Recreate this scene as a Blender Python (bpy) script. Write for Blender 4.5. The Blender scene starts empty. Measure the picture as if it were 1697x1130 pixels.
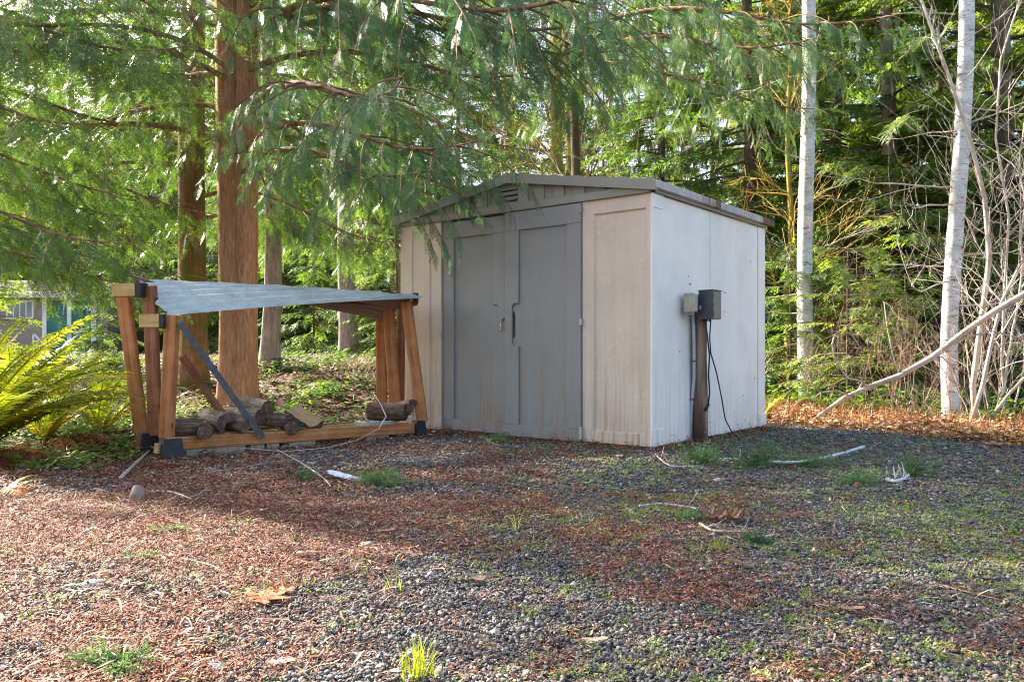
import bpy, math, random
import numpy as np
from mathutils import Vector, Matrix, noise as mnoise

R = math.radians
C = bpy.context.scene.collection
scene = bpy.context.scene
random.seed(7)

# ------------------------------------------------------------------ camera, sky, sun, exposure
CZ = 0.75                # camera height
F = 1323.0               # focal length in photo pixels (photo is 1697 wide)
cam_d = bpy.data.cameras.new("camera")
cam_d.sensor_width = 36.0
cam_d.lens = 36.0 * F / 1697.0
cam_d.shift_y = 18.0 / 1697.0
cam_d.clip_start = 0.05
cam_d.clip_end = 2000
cam = bpy.data.objects.new("camera", cam_d)
cam.location = (0, 0, CZ)
cam.rotation_euler = (R(90), 0, 0)
C.objects.link(cam)
scene.camera = cam

SUN_AZ = R(-55)          # measured from +Y towards +X: the sun stands behind the trees on the left
SUN_EL = R(31)
sun_dir = Vector((math.sin(SUN_AZ) * math.cos(SUN_EL), math.cos(SUN_AZ) * math.cos(SUN_EL), math.sin(SUN_EL)))
world = bpy.data.worlds.new("World")
scene.world = world
world.use_nodes = True
wn = world.node_tree
wn.nodes.clear()
sky = wn.nodes.new("ShaderNodeTexSky")
sky.sky_type = 'NISHITA'
sky.sun_disc = False
sky.sun_elevation = SUN_EL
sky.sun_rotation = SUN_AZ
sky.altitude = 100
sky.air_density = 1.0
sky.dust_density = 4.0
sky.ozone_density = 0.5
bg = wn.nodes.new("ShaderNodeBackground")
bg.inputs[1].default_value = 0.115
wo = wn.nodes.new("ShaderNodeOutputWorld")
wn.links.new(sky.outputs[0], bg.inputs[0])
wn.links.new(bg.outputs[0], wo.inputs[0])
sd = bpy.data.lights.new("sun", 'SUN')
sd.energy = 5.0
sd.angle = R(0.5)
sd.color = (1.0, 0.92, 0.78)
so = bpy.data.objects.new("sun", sd)
so.rotation_euler = (-sun_dir).to_track_quat('-Z', 'Y').to_euler()
so.location = (-20, 20, 20)
C.objects.link(so)
vs = scene.view_settings
scene.display_settings.display_device = 'sRGB'
vs.view_transform = 'Standard'
vs.look = 'None'
vs.exposure = 2.38
vs.gamma = 1.0
vs.use_curve_mapping = False
cy = scene.cycles
cy.max_bounces = 8
cy.diffuse_bounces = 4
cy.glossy_bounces = 2
cy.transmission_bounces = 5
cy.transparent_max_bounces = 4
cy.caustics_reflective = False
cy.caustics_refractive = False
cy.use_denoising = True
cy.use_adaptive_sampling = True
cy.adaptive_threshold = 0.01
cy.denoising_prefilter = 'NONE'
cy.filter_width = 1.15
cy.sample_clamp_indirect = 6.0


def at(px, py, Y):
    """world point that stands at distance Y in front of the camera and shows at photo pixel px, py"""
    return Vector(((px - 848.5) / F * Y, Y, CZ + (583 - py) / F * Y))


# ------------------------------------------------------------------ object helpers
def tag(o, label=None, cat=None, group=None, kind=None):
    if label: o['label'] = label
    if cat: o['category'] = cat
    if group: o['group'] = group
    if kind: o['kind'] = kind
    return o


def thing(name, label, cat, loc=(0, 0, 0), rotz=0.0, group=None):
    o = bpy.data.objects.new(name, None)
    o.empty_display_size = 0.2
    C.objects.link(o)
    o.location = loc
    o.rotation_euler = (0, 0, rotz)
    return tag(o, label, cat, group)


def copy_tree(o, parent=None):
    c = o.copy()
    C.objects.link(c)
    c.parent = parent
    for ch in list(o.children):
        copy_tree(ch, c)
    return c


def link_mesh(name, me, parent=None, loc=None):
    o = bpy.data.objects.new(name, me)
    C.objects.link(o)
    if parent: o.parent = parent
    if loc is not None: o.location = loc
    return o


def np_mesh(name, V, Fc, mats, midx=None, smooth=False):
    """V (n,3), Fc (m,3 or 4) -> mesh"""
    me = bpy.data.meshes.new(name)
    V = np.ascontiguousarray(V, dtype=np.float32)
    Fc = np.ascontiguousarray(Fc, dtype=np.int32)
    k = Fc.shape[1]
    me.vertices.add(len(V))
    me.vertices.foreach_set("co", V.ravel())
    me.loops.add(Fc.size)
    me.loops.foreach_set("vertex_index", Fc.ravel())
    me.polygons.add(len(Fc))
    me.polygons.foreach_set("loop_start", np.arange(0, Fc.size, k, dtype=np.int32))
    for m in mats: me.materials.append(m)
    if midx is not None:
        me.polygons.foreach_set("material_index", np.ascontiguousarray(midx, dtype=np.int32))
    if smooth:
        me.polygons.foreach_set("use_smooth", np.ones(len(Fc), dtype=bool))
    me.update(calc_edges=True)
    return me


class MB:
    """collects shapes into one mesh"""
    def __init__(self):
        self.v = []; self.f = []; self.m = []; self.s = []

    def add(self, vs_, fs_, mi=0, smooth=False):
        n = len(self.v)
        self.v.extend([tuple(p) for p in vs_])
        for f in fs_:
            self.f.append(tuple(i + n for i in f)); self.m.append(mi); self.s.append(smooth)

    def box(self, c, s, rot=None, mi=0, ch=0.0):
        c = Vector(c); hx, hy, hz = s[0] / 2, s[1] / 2, s[2] / 2
        if ch <= 0:
            pts = [Vector((x, y, z)) for x in (-hx, hx) for y in (-hy, hy) for z in (-hz, hz)]
            fs = [(0, 1, 3, 2), (4, 6, 7, 5), (0, 4, 5, 1), (2, 3, 7, 6), (0, 2, 6, 4), (1, 5, 7, 3)]
        else:                                    # chamfered box
            pts = []; idx = {}
            for x in (-1, 1):
                for y in (-1, 1):
                    for z in (-1, 1):
                        for ax in range(3):
                            p = [x * (hx - ch), y * (hy - ch), z * (hz - ch)]
                            p[ax] = (x * hx, y * hy, z * hz)[ax]
                            idx[(x, y, z, ax)] = len(pts); pts.append(Vector(p))
            fs = []
            for ax in range(3):
                o1, o2 = [(1, 2), (0, 2), (0, 1)][ax]
                for sg in (-1, 1):
                    q = []
                    for a, b in ((-1, -1), (1, -1), (1, 1), (-1, 1)):
                        k = [0, 0, 0]; k[ax] = sg; k[o1] = a; k[o2] = b
                        q.append(idx[(k[0], k[1], k[2], ax)])
                    fs.append(tuple(q))
            for ax in range(3):                  # edges
                o1, o2 = [(1, 2), (0, 2), (0, 1)][ax]
                for a in (-1, 1):
                    for b in (-1, 1):
                        k0 = [0, 0, 0]; k0[ax] = -1; k0[o1] = a; k0[o2] = b
                        k1 = list(k0); k1[ax] = 1
                        fs.append((idx[(*k0, o1)], idx[(*k0, o2)], idx[(*k1, o2)], idx[(*k1, o1)]))
            for x in (-1, 1):
                for y in (-1, 1):
                    for z in (-1, 1):
                        fs.append((idx[(x, y, z, 0)], idx[(x, y, z, 1)], idx[(x, y, z, 2)]))
        if rot is not None: pts = [rot @ p for p in pts]
        self.add([p + c for p in pts], fs, mi)

    def bar(self, p0, p1, w, h, up=(0, 0, 1), mi=0, ch=0.0):
        """a rectangular bar from p0 to p1: w across, h along 'up'"""
        p0 = Vector(p0); p1 = Vector(p1); d = p1 - p0; L = d.length; d.normalize()
        up = Vector(up); side = d.cross(up).normalized(); u = side.cross(d).normalized()
        rot = Matrix((d, side, u)).transposed()
        self.box((p0 + p1) / 2, (L, w, h), rot, mi, ch)

    def tube(self, pts, rad, n=8, mi=0, cap=True, smooth=True, jit=0.0, rng=random):
        pts = [Vector(p) for p in pts]
        if not hasattr(rad, '__len__'): rad = [rad] * len(pts)
        rings = []; prev = None
        for i, p in enumerate(pts):
            a = pts[max(i - 1, 0)]; b = pts[min(i + 1, len(pts) - 1)]
            d = (b - a).normalized()
            if prev is None:
                h = Vector((0, 0, 1)) if abs(d.z) < 0.9 else Vector((1, 0, 0))
                x = d.cross(h).normalized()
            else:
                x = (prev - d * prev.dot(d)).normalized()
            prev = x; y = d.cross(x)
            ring = []
            for k in range(n):
                t = 2 * math.pi * k / n
                r = rad[i] * (1 + (rng.uniform(-jit, jit) if jit else 0))
                ring.append(p + (x * math.cos(t) + y * math.sin(t)) * r)
            rings.append(ring)
        vs_ = [q for r in rings for q in r]; fs = []
        for i in range(len(pts) - 1):
            for k in range(n):
                a = i * n + k; b = i * n + (k + 1) % n
                fs.append((a, b, b + n, a + n))
        if cap:
            fs.append(tuple(reversed(range(n)))); fs.append(tuple(range(len(vs_) - n, len(vs_))))
        self.add(vs_, fs, mi, smooth)

    def prism(self, poly, axis, d0, d1, mi=0):
        """poly: 2D points; axis 'x','y','z' = extrusion axis"""
        def P(u, v, w):
            return {'y': (u, w, v), 'x': (w, u, v), 'z': (u, v, w)}[axis]
        n = len(poly)
        vs_ = [P(u, v, d0) for u, v in poly] + [P(u, v, d1) for u, v in poly]
        fs = [tuple(range(n)), tuple(reversed(range(n, 2 * n)))]
        for i in range(n):
            j = (i + 1) % n
            fs.append((i, i + n, j + n, j))
        self.add(vs_, fs, mi)

    def mesh(self, name, mats):
        me = bpy.data.meshes.new(name)
        me.from_pydata(self.v, [], self.f)
        if not isinstance(mats, (list, tuple)): mats = [mats]
        for m in mats: me.materials.append(m)
        me.polygons.foreach_set("material_index", self.m)
        me.polygons.foreach_set("use_smooth", self.s)
        me.update()
        return me

    def build(self, name, mats, parent=None, loc=None):
        return link_mesh(name, self.mesh(name, mats), parent, loc)


# ------------------------------------------------------------------ material helpers
def new_mat(name):
    m = bpy.data.materials.new(name)
    m.use_nodes = True
    nt = m.node_tree
    b = nt.nodes['Principled BSDF']
    return m, nt, b


def nd(nt, typ, **kw):
    n = nt.nodes.new(typ)
    for k, v in kw.items(): setattr(n, k, v)
    return n


def ramp(nt, fac, stops, interp='LINEAR'):
    r = nd(nt, 'ShaderNodeValToRGB')
    r.color_ramp.interpolation = interp
    el = r.color_ramp.elements
    while len(el) < len(stops): el.new(0.5)
    for e, (p, c) in zip(el, stops):
        e.position = p
        e.color = (*c, 1) if len(c) == 3 else c
    nt.links.new(fac, r.inputs[0])
    return r.outputs[0]


def coords(nt, scale=(1, 1, 1), kind='Object'):
    tc = nd(nt, 'ShaderNodeTexCoord')
    mp = nd(nt, 'ShaderNodeMapping')
    mp.inputs['Scale'].default_value = scale
    nt.links.new(tc.outputs[kind], mp.inputs[0])
    return mp.outputs[0]


def noise_n(nt, vec, scale, detail=4, rough=0.6, dist=0.0):
    n = nd(nt, 'ShaderNodeTexNoise')
    n.inputs['Scale'].default_value = scale
    n.inputs['Detail'].default_value = detail
    n.inputs['Roughness'].default_value = rough
    n.inputs['Distortion'].default_value = dist
    if vec is not None: nt.links.new(vec, n.inputs['Vector'])
    return n.outputs['Fac']


def mixc(nt, fac, a, b, mode='MIX'):
    m = nd(nt, 'ShaderNodeMix', data_type='RGBA', blend_type=mode)
    for s, v in ((0, fac), (6, a), (7, b)):
        if isinstance(v, (int, float)): m.inputs[s].default_value = v
        elif isinstance(v, tuple): m.inputs[s].default_value = (*v, 1)
        else: nt.links.new(v, m.inputs[s])
    return m.outputs[2]


def mathn(nt, op, a, b=0.0, clamp=False):
    m = nd(nt, 'ShaderNodeMath', operation=op)
    m.use_clamp = clamp
    for s, v in ((0, a), (1, b)):
        if isinstance(v, (int, float)): m.inputs[s].default_value = v
        else: nt.links.new(v, m.inputs[s])
    return m.outputs[0]


def bump(nt, b, h, strength=0.3, dist=0.01):
    n = nd(nt, 'ShaderNodeBump')
    n.inputs['Strength'].default_value = strength
    n.inputs['Distance'].default_value = dist
    nt.links.new(h, n.inputs['Height'])
    nt.links.new(n.outputs[0], b.inputs['Normal'])


def simple(name, stops, scale=5, stretch=(1, 1, 1), rough=0.8, bs=0.3, bd=0.005, bscale=None, detail=6, metal=0.0, spec=0.3, kind='Object'):
    m, nt, b = new_mat(name)
    v = coords(nt, stretch, kind)
    n = noise_n(nt, v, scale, detail, 0.65)
    nt.links.new(ramp(nt, n, stops), b.inputs['Base Color'])
    b.inputs['Roughness'].default_value = rough
    b.inputs['Metallic'].default_value = metal
    b.inputs['Specular IOR Level'].default_value = spec
    if bs:
        n2 = noise_n(nt, v, bscale or scale * 3, 6, 0.7)
        bump(nt, b, n2, bs, bd)
    return m


def leaf_mat(name, dark, mid, light, trans=0.45, tcol=None, rough=0.45, nscale=1.3, island=False, spec=0.4, dead=None):
    """leaf: glossy face mixed with translucency, tint varied by position, and per object or per island"""
    m, nt, b = new_mat(name)
    geo = nd(nt, 'ShaderNodeNewGeometry')
    n = noise_n(nt, geo.outputs['Position'], nscale, 3, 0.6)
    oi = nd(nt, 'ShaderNodeObjectInfo')
    isl = geo.outputs['Random Per Island'] if island else oi.outputs['Random']
    f = mathn(nt, 'ADD', mathn(nt, 'MULTIPLY', n, 1.2), mathn(nt, 'MULTIPLY', isl, 0.5))
    f = mathn(nt, 'SUBTRACT', f, 0.38, True)
    col = ramp(nt, f, [(0.1, dark), (0.45, mid), (0.85, light)])
    if dead:
        dn = noise_n(nt, geo.outputs['Position'], 2.6, 3, 0.6)
        col = mixc(nt, ramp(nt, dn, [(0.66, (0, 0, 0)), (0.70, (.85, .85, .85))]), col, dead)
    nt.links.new(col, b.inputs['Base Color'])
    b.inputs['Roughness'].default_value = rough
    b.inputs['Specular IOR Level'].default_value = spec
    tr = nd(nt, 'ShaderNodeBsdfTranslucent')
    tc = mixc(nt, 1.0, col, tcol or (1.6, 1.7, 0.8), 'MULTIPLY')
    nt.links.new(tc, tr.inputs[0])
    mx = nd(nt, 'ShaderNodeMixShader')
    mx.inputs[0].default_value = trans
    nt.links.new(b.outputs[0], mx.inputs[1])
    nt.links.new(tr.outputs[0], mx.inputs[2])
    nt.links.new(mx.outputs[0], nt.nodes['Material Output'].inputs[0])
    return m


def island_mat(name, stops, rough=0.85, spec=0.3, nscale=60, var=0.35):
    """each loose piece its own tint"""
    m, nt, b = new_mat(name)
    geo = nd(nt, 'ShaderNodeNewGeometry')
    oi = nd(nt, 'ShaderNodeObjectInfo')
    f = mathn(nt, 'FRACT', mathn(nt, 'ADD', geo.outputs['Random Per Island'], mathn(nt, 'MULTIPLY', oi.outputs['Random'], 7.31)))
    col = ramp(nt, f, stops)
    n = noise_n(nt, geo.outputs['Position'], nscale, 4, 0.7)
    col = mixc(nt, var, col, ramp(nt, n, [(0.3, (0.15, 0.15, 0.15)), (0.7, (0.9, 0.9, 0.9))]), 'SOFT_LIGHT')
    nt.links.new(col, b.inputs['Base Color'])
    b.inputs['Roughness'].default_value = rough
    b.inputs['Specular IOR Level'].default_value = spec
    return m

# ------------------------------------------------------------------ ground shape and zones
def vnoise(x, y, seed=0):
    x = np.asarray(x, dtype=np.float64); y = np.asarray(y, dtype=np.float64)
    xi = np.floor(x).astype(np.int64); yi = np.floor(y).astype(np.int64)
    fx = x - xi; fy = y - yi
    fx = fx * fx * (3 - 2 * fx); fy = fy * fy * (3 - 2 * fy)

    def h(a, b):
        n = (a * 374761393 + b * 668265263 + seed * 1442695041) & 0xFFFFFFFF
        n = ((n ^ (n >> 13)) * 1274126177) & 0xFFFFFFFF
        return ((n ^ (n >> 16)) & 0xFFFF) / 65535.0
    return (h(xi, yi) * (1 - fx) + h(xi + 1, yi) * fx) * (1 - fy) + (h(xi, yi + 1) * (1 - fx) + h(xi + 1, yi + 1) * fx) * fy


def fbm(x, y, s, seed=0, oct=4):
    t = 0.0; a = 0.5; n = 0.0
    for i in range(oct):
        t = t + a * vnoise(np.asarray(x) * s, np.asarray(y) * s, seed + i * 17); n += a
        a *= 0.5; s *= 2.03
    return t / n


def sstep(a, b, x):
    t = np.clip((np.asarray(x, dtype=np.float64) - a) / (b - a), 0, 1)
    return t * t * (3 - 2 * t)


EDGE_N = (0.843, 0.54)


def edge_d(x, y):          # metres beyond the far gravel edge on the right
    wob = (fbm(x, y, 0.9, 5, 2) - 0.5) * 0.5
    return 0.22 + (np.asarray(x) - 2.64) * EDGE_N[0] + (np.asarray(y) - 8.45) * EDGE_N[1] + wob


def left_d(x, y):          # metres beyond the gravel into the woods edge on the left
    wob = (fbm(x, y, 1.1, 9, 2) - 0.5) * 0.6
    return (np.asarray(y) - 5.3) * 0.75 - (np.asarray(x) + 2.45) * 0.66 + wob


def height(x, y):
    x = np.asarray(x, dtype=np.float64); y = np.asarray(y, dtype=np.float64)
    right = sstep(-0.5, 2.0, x)
    left = 1 - sstep(-2.2, 0.6, x)
    d = edge_d(x, y)
    z = right * (-np.clip((d - 2.2) * 0.3, 0, 1.4) + np.clip(y - 30, 0, 300) * 0.10)
    mound = sstep(8.6, 12.5, y) * (0.52 + 0.12 * (fbm(x, y, 0.5, 3) - 0.5))
    z = z + left * (mound - sstep(14, 22, y) * 0.12)
    z = z + left * sstep(0.1, 1.0, left_d(x, y)) * 0.07 * (fbm(x, y, 1.7, 8) * 1.6) * (x < -2)
    rough = 0.012 + 0.10 * np.clip(sstep(0.3, 3, d) * right + left * sstep(8, 10, y), 0, 1)
    z = z + (fbm(x, y, 1.3, 1) - 0.5) * rough + (fbm(x, y, 9.0, 2, 2) - 0.5) * 0.010
    return z


def hz(x, y):
    return float(height(np.array([x]), np.array([y]))[0])


def duff(x, y):            # 0..1 cover of red brown cedar needles
    x = np.asarray(x, dtype=np.float64)
    b = sstep(-0.15, -1.05, x + 0.10 * (np.asarray(y) - 2)) * 0.62
    n = fbm(x, y, 1.6, 21, 4)
    b = b + 0.45 * sstep(0.46, 0.66, n)
    streak = fbm(np.asarray(x) * 0.5 + np.asarray(y) * 0.35, np.asarray(y) * 1.2 - np.asarray(x) * 0.5, 1.5, 33, 3)
    b = b + 0.42 * sstep(0.48, 0.68, streak)
    b = b * (1 - 0.60 * sstep(-0.1, 1.2, x - 0.12 * np.asarray(y))) - 0.30 * sstep(0.5, 0.33, n)
    return np.clip(b, 0, 1)


def weed(x, y):
    x = np.asarray(x, dtype=np.float64); y = np.asarray(y, dtype=np.float64)
    n = fbm(x, y, 2.3, 41, 4)
    n2 = fbm(x, y, 0.7, 55, 2)
    w = (0.18 + sstep(0.42, 0.62, n)) * (0.22 + sstep(-0.5, 0.6, x)) * (0.5 + n2) * (1 - 0.6 * sstep(5.5, 7.5, y))
    return np.clip(w * (y < 7.6), 0, 1)


gx = np.concatenate([-np.geomspace(300, 6.6, 46), np.arange(-6.5, 7.01, 0.055), np.geomspace(7.15, 300, 44)])
gy = np.concatenate([np.linspace(-60, 0.2, 26), np.arange(0.3, 11.01, 0.055), np.geomspace(11.15, 500, 70)])
GX, GY = np.meshgrid(gx, gy)
px_, py_ = GX.ravel(), GY.ravel()
nx, ny = len(gx), len(gy)
ii = (np.arange(ny - 1)[:, None] * nx + np.arange(nx - 1)[None, :]).ravel()
gm = np_mesh("ground", np.stack([px_, py_, height(px_, py_)], 1), np.stack([ii, ii + 1, ii + 1 + nx, ii + nx], 1), [], smooth=True)
za = gm.attributes.new("zone", 'FLOAT_COLOR', 'POINT')
dd = duff(px_, py_)
ed = edge_d(px_, py_)
ld = left_d(px_, py_)
forest = np.clip(sstep(0.0, 0.7, ed) * (px_ > -0.5) + sstep(0.0, 0.5, ld) * (px_ < 0.6), 0, 1)
moss = np.clip(forest * sstep(0.48, 0.62, fbm(px_, py_, 1.1, 77, 3)) + 0.5 * weed(px_, py_), 0, 1)
za.data.foreach_set("color", np.stack([dd, moss, forest, np.ones_like(dd)], 1).astype(np.float32).ravel())

m, nt, b = new_mat("gravel_ground")
pos = nd(nt, 'ShaderNodeNewGeometry').outputs['Position']
zn = nd(nt, 'ShaderNodeAttribute', attribute_name="zone")
sp = nd(nt, 'ShaderNodeSeparateColor')
nt.links.new(zn.outputs['Color'], sp.inputs[0])
vor = nd(nt, 'ShaderNodeTexVoronoi'); vor.inputs['Scale'].default_value = 62; nt.links.new(pos, vor.inputs['Vector'])
vsep = nd(nt, 'ShaderNodeSeparateColor'); nt.links.new(vor.outputs['Color'], vsep.inputs[0])
grav = ramp(nt, vsep.outputs[0], [(0, (0.045, 0.036, 0.030)), (0.5, (0.085, 0.076, 0.068)), (0.85, (0.13, 0.12, 0.11)), (1, (0.28, 0.26, 0.24))])
dark = mathn(nt, 'MULTIPLY', vor.outputs['Distance'], 30, True)
nfine = noise_n(nt, pos, 120, 6, 0.75)
nmid = noise_n(nt, pos, 14, 6, 0.7)
duffc = ramp(nt, nfine, [(0.3, (0.035, 0.014, 0.008)), (0.5, (0.16, 0.062, 0.032)), (0.7, (0.34, 0.17, 0.09))])
forc = ramp(nt, mixc(nt, 0.5, nfine, nmid), [(0.35, (0.025, 0.014, 0.009)), (0.5, (0.12, 0.065, 0.04)), (0.64, (0.30, 0.20, 0.12))])
mossc = ramp(nt, nfine, [(0.3, (0.03, 0.045, 0.012)), (0.55, (0.10, 0.14, 0.03)), (0.75, (0.26, 0.27, 0.08))])
dm = mathn(nt, 'ADD', sp.outputs[0], mathn(nt, 'MULTIPLY', mathn(nt, 'SUBTRACT', nmid, 0.5), 1.6), True)
base = mixc(nt, dm, grav, duffc)
base = mixc(nt, sp.outputs[2], base, forc)
mm = mathn(nt, 'MULTIPLY', sp.outputs[1], mathn(nt, 'MULTIPLY', nmid, 1.5), True)
base = mixc(nt, mm, base, mossc)
nt.links.new(base, b.inputs['Base Color'])
b.inputs['Roughness'].default_value = 0.9
b.inputs['Specular IOR Level'].default_value = 0.25
hh = mixc(nt, 0.5, vor.outputs['Distance'], nfine)
bump(nt, b, hh, 0.8, 0.012)
gm.materials.append(m)
ground = link_mesh("ground", gm)
ground['kind'] = 'structure'

# ------------------------------------------------------------------ scattered ground cover (stuff, point instances)
lib = bpy.data.collections.new("ground_pieces")      # never linked: only a source of shapes


def scatter(name, protos, pts, rot, scl, label, cat):
    col = bpy.data.collections.new(name + "_shapes")
    for i, me in enumerate(protos):
        po = bpy.data.objects.new("%s_shape_%02d" % (name, i), me)
        col.objects.link(po)
    n = len(pts)
    me = bpy.data.meshes.new(name)
    me.vertices.add(n)
    me.vertices.foreach_set("co", np.ascontiguousarray(pts, dtype=np.float32).ravel())
    a = me.attributes.new("rot", 'FLOAT_VECTOR', 'POINT'); a.data.foreach_set("vector", np.ascontiguousarray(rot, dtype=np.float32).ravel())
    a = me.attributes.new("scl", 'FLOAT', 'POINT'); a.data.foreach_set("value", np.ascontiguousarray(scl, dtype=np.float32))
    a = me.attributes.new("pick", 'INT', 'POINT'); a.data.foreach_set("value", np.random.default_rng(3).integers(0, len(protos), n).astype(np.int32))
    me.update()
    o = link_mesh(name, me)
    tag(o, label, cat, kind='stuff')
    ng = bpy.data.node_groups.new(name, 'GeometryNodeTree')
    ng.interface.new_socket("Geometry", in_out='INPUT', socket_type='NodeSocketGeometry')
    ng.interface.new_socket("Geometry", in_out='OUTPUT', socket_type='NodeSocketGeometry')
    gi = ng.nodes.new('NodeGroupInput'); go = ng.nodes.new('NodeGroupOutput')
    ip = ng.nodes.new('GeometryNodeInstanceOnPoints')
    ci = ng.nodes.new('GeometryNodeCollectionInfo')
    ci.inputs['Collection'].default_value = col
    ci.inputs['Separate Children'].default_value = True
    ci.inputs['Reset Children'].default_value = True

    def attr(nm, t):
        q = ng.nodes.new('GeometryNodeInputNamedAttribute'); q.data_type = t
        q.inputs['Name'].default_value = nm
        return q.outputs['Attribute']
    ng.links.new(gi.outputs[0], ip.inputs['Points'])
    ng.links.new(ci.outputs[0], ip.inputs['Instance'])
    ip.inputs['Pick Instance'].default_value = True
    ng.links.new(attr('pick', 'INT'), ip.inputs['Instance Index'])
    ng.links.new(attr('rot', 'FLOAT_VECTOR'), ip.inputs['Rotation'])
    ng.links.new(attr('scl', 'FLOAT'), ip.inputs['Scale'])
    ng.links.new(ip.outputs[0], go.inputs[0])
    md = o.modifiers.new("scatter", 'NODES'); md.node_group = ng
    return o


def in_view(n, y0, y1, rng, margin=0.25, xr=None, bias=1.0):
    """random ground points seen by the camera; bias<1 puts more of them far away"""
    y = y0 + (y1 - y0) * rng.random(n) ** bias
    half = 0.645 * y + margin
    x = (rng.random(n) * 2 - 1) * half
    return x, y


# where the shed and the rack stand nothing is scattered
SH = R(-38.5)
SHC = Vector((1.05, 6.0, 0))


def under_shed(x, y, mg=0.02):
    lx = (x - SHC.x) * math.cos(SH) + (y - SHC.y) * math.sin(SH)
    ly = -(x - SHC.x) * math.sin(SH) + (y - SHC.y) * math.cos(SH)
    return (lx > -2.72 - mg) & (lx < mg) & (ly > -mg) & (ly < 2.25 + mg)


rng = np.random.default_rng(11)


def ico(rng_, r=1.0, flat=0.55, ang=0.0):
    t = (1 + 5 ** 0.5) / 2
    v = np.array([(-1, t, 0), (1, t, 0), (-1, -t, 0), (1, -t, 0), (0, -1, t), (0, 1, t), (0, -1, -t), (0, 1, -t), (t, 0, -1), (t, 0, 1), (-t, 0, -1), (-t, 0, 1)], dtype=float)
    v /= np.linalg.norm(v[0])
    f = np.array([(0, 11, 5), (0, 5, 1), (0, 1, 7), (0, 7, 10), (0, 10, 11), (1, 5, 9), (5, 11, 4), (11, 10, 2), (10, 7, 6), (7, 1, 8), (3, 9, 4), (3, 4, 2), (3, 2, 6), (3, 6, 8), (3, 8, 9), (4, 9, 5), (2, 4, 11), (6, 2, 10), (8, 6, 7), (9, 8, 1)])
    v = v * (1 + rng_.uniform(-0.34, 0.30, (12, 1)))
    v = v * np.array([1, rng_.uniform(0.6, 0.95), flat * rng_.uniform(0.7, 1.2)]) * r
    return v, f


def rotm(rng_, tilt=0.5):
    a = rng_.uniform(0, 2 * math.pi)
    return np.array((Matrix.Rotation(a, 3, 'Z') @ Matrix.Rotation(rng_.normal(0, tilt), 3, 'X') @ Matrix.Rotation(rng_.normal(0, tilt), 3, 'Y')))


pebble_m = island_mat("gravel_stone", [(0.0, (0.050, 0.047, 0.045)), (0.3, (0.090, 0.086, 0.083)), (0.6, (0.13, 0.125, 0.12)), (0.80, (0.19, 0.175, 0.162)), (0.92, (0.21, 0.15, 0.11)), (0.985, (0.38, 0.34, 0.29))], 0.8, 0.25, 90, 0.5)
peb = []
for i in range(10):
    Vs, Fs, n = [], [], 0
    for k in range(17):
        v, f = ico(rng, 0.0028 + 0.0065 * rng.random() ** 1.9, rng.uniform(.28, .5))
        v = v @ rotm(rng, 0.35).T + np.array([*(rng.normal(0, 0.022, 2)), rng.uniform(0.0, 0.006)])
        Vs.append(v); Fs.append(f + n); n += 12
    peb.append(np_mesh("gravel_stones", np.concatenate(Vs), np.concatenate(Fs), [pebble_m]))
x1, y1 = in_view(13000, 1.45, 4.2, rng)
x2, y2 = in_view(17000, 4.2, 10.5, rng)
x = np.concatenate([x1, x2]); y = np.concatenate([y1, y2]); far = np.concatenate([np.ones(13000), np.full(17000, 1.55)])
keep = (rng.random(len(x)) > 0.72 * duff(x, y)) & (edge_d(x, y) < 0.15) & (left_d(x, y) < 0.1) & ~under_shed(x, y)
x, y, far = x[keep], y[keep], far[keep]
n = len(x)
scatter("gravel", peb, np.stack([x, y, height(x, y) + 0.002], 1), np.stack([rng.normal(0, .1, n), rng.normal(0, .1, n), rng.uniform(0, 6.28, n)], 1), far * rng.uniform(0.75, 1.3, n),
        "loose dark grey gravel of the yard in front of the shed", "gravel")

# cedar needle litter: clusters of small curved scraps
duff_m = island_mat("cedar_litter", [(0.0, (0.05, 0.016, 0.010)), (0.38, (0.16, 0.043, 0.021)), (0.66, (0.29, 0.088, 0.040)), (0.87, (0.38, 0.17, 0.095)), (0.97, (0.50, 0.38, 0.27))], 0.75, 0.35, 80, 0.3)


def scraps(rng_, n, lo, hi, w, spread, mat, tilt=0.35, zr=0.012):
    Vs, Fs, k = [], [], 0
    for i in range(n):
        L = rng_.uniform(lo, hi); ww = w * rng_.uniform(0.5, 1.4); c = rng_.uniform(-0.35, 0.35) * L
        v = np.array([(-L / 2, 0, 0), (-L / 6, c * .6 - ww / 2, L * .08), (-L / 6, c * .6 + ww / 2, L * .08), (L / 6, c - ww / 2, L * .08), (L / 6, c + ww / 2, L * .08), (L / 2, c * .5, 0)])
        v = v @ rotm(rng_, tilt).T + np.array([*(rng_.normal(0, spread, 2)), rng_.uniform(0.003, zr)])
        Vs.append(v); Fs.append(np.array([(0, 1, 2), (1, 3, 2), (2, 3, 4), (3, 5, 4)]) + k); k += 6
    return np_mesh("litter_scraps", np.concatenate(Vs), np.concatenate(Fs), [mat])


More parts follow.
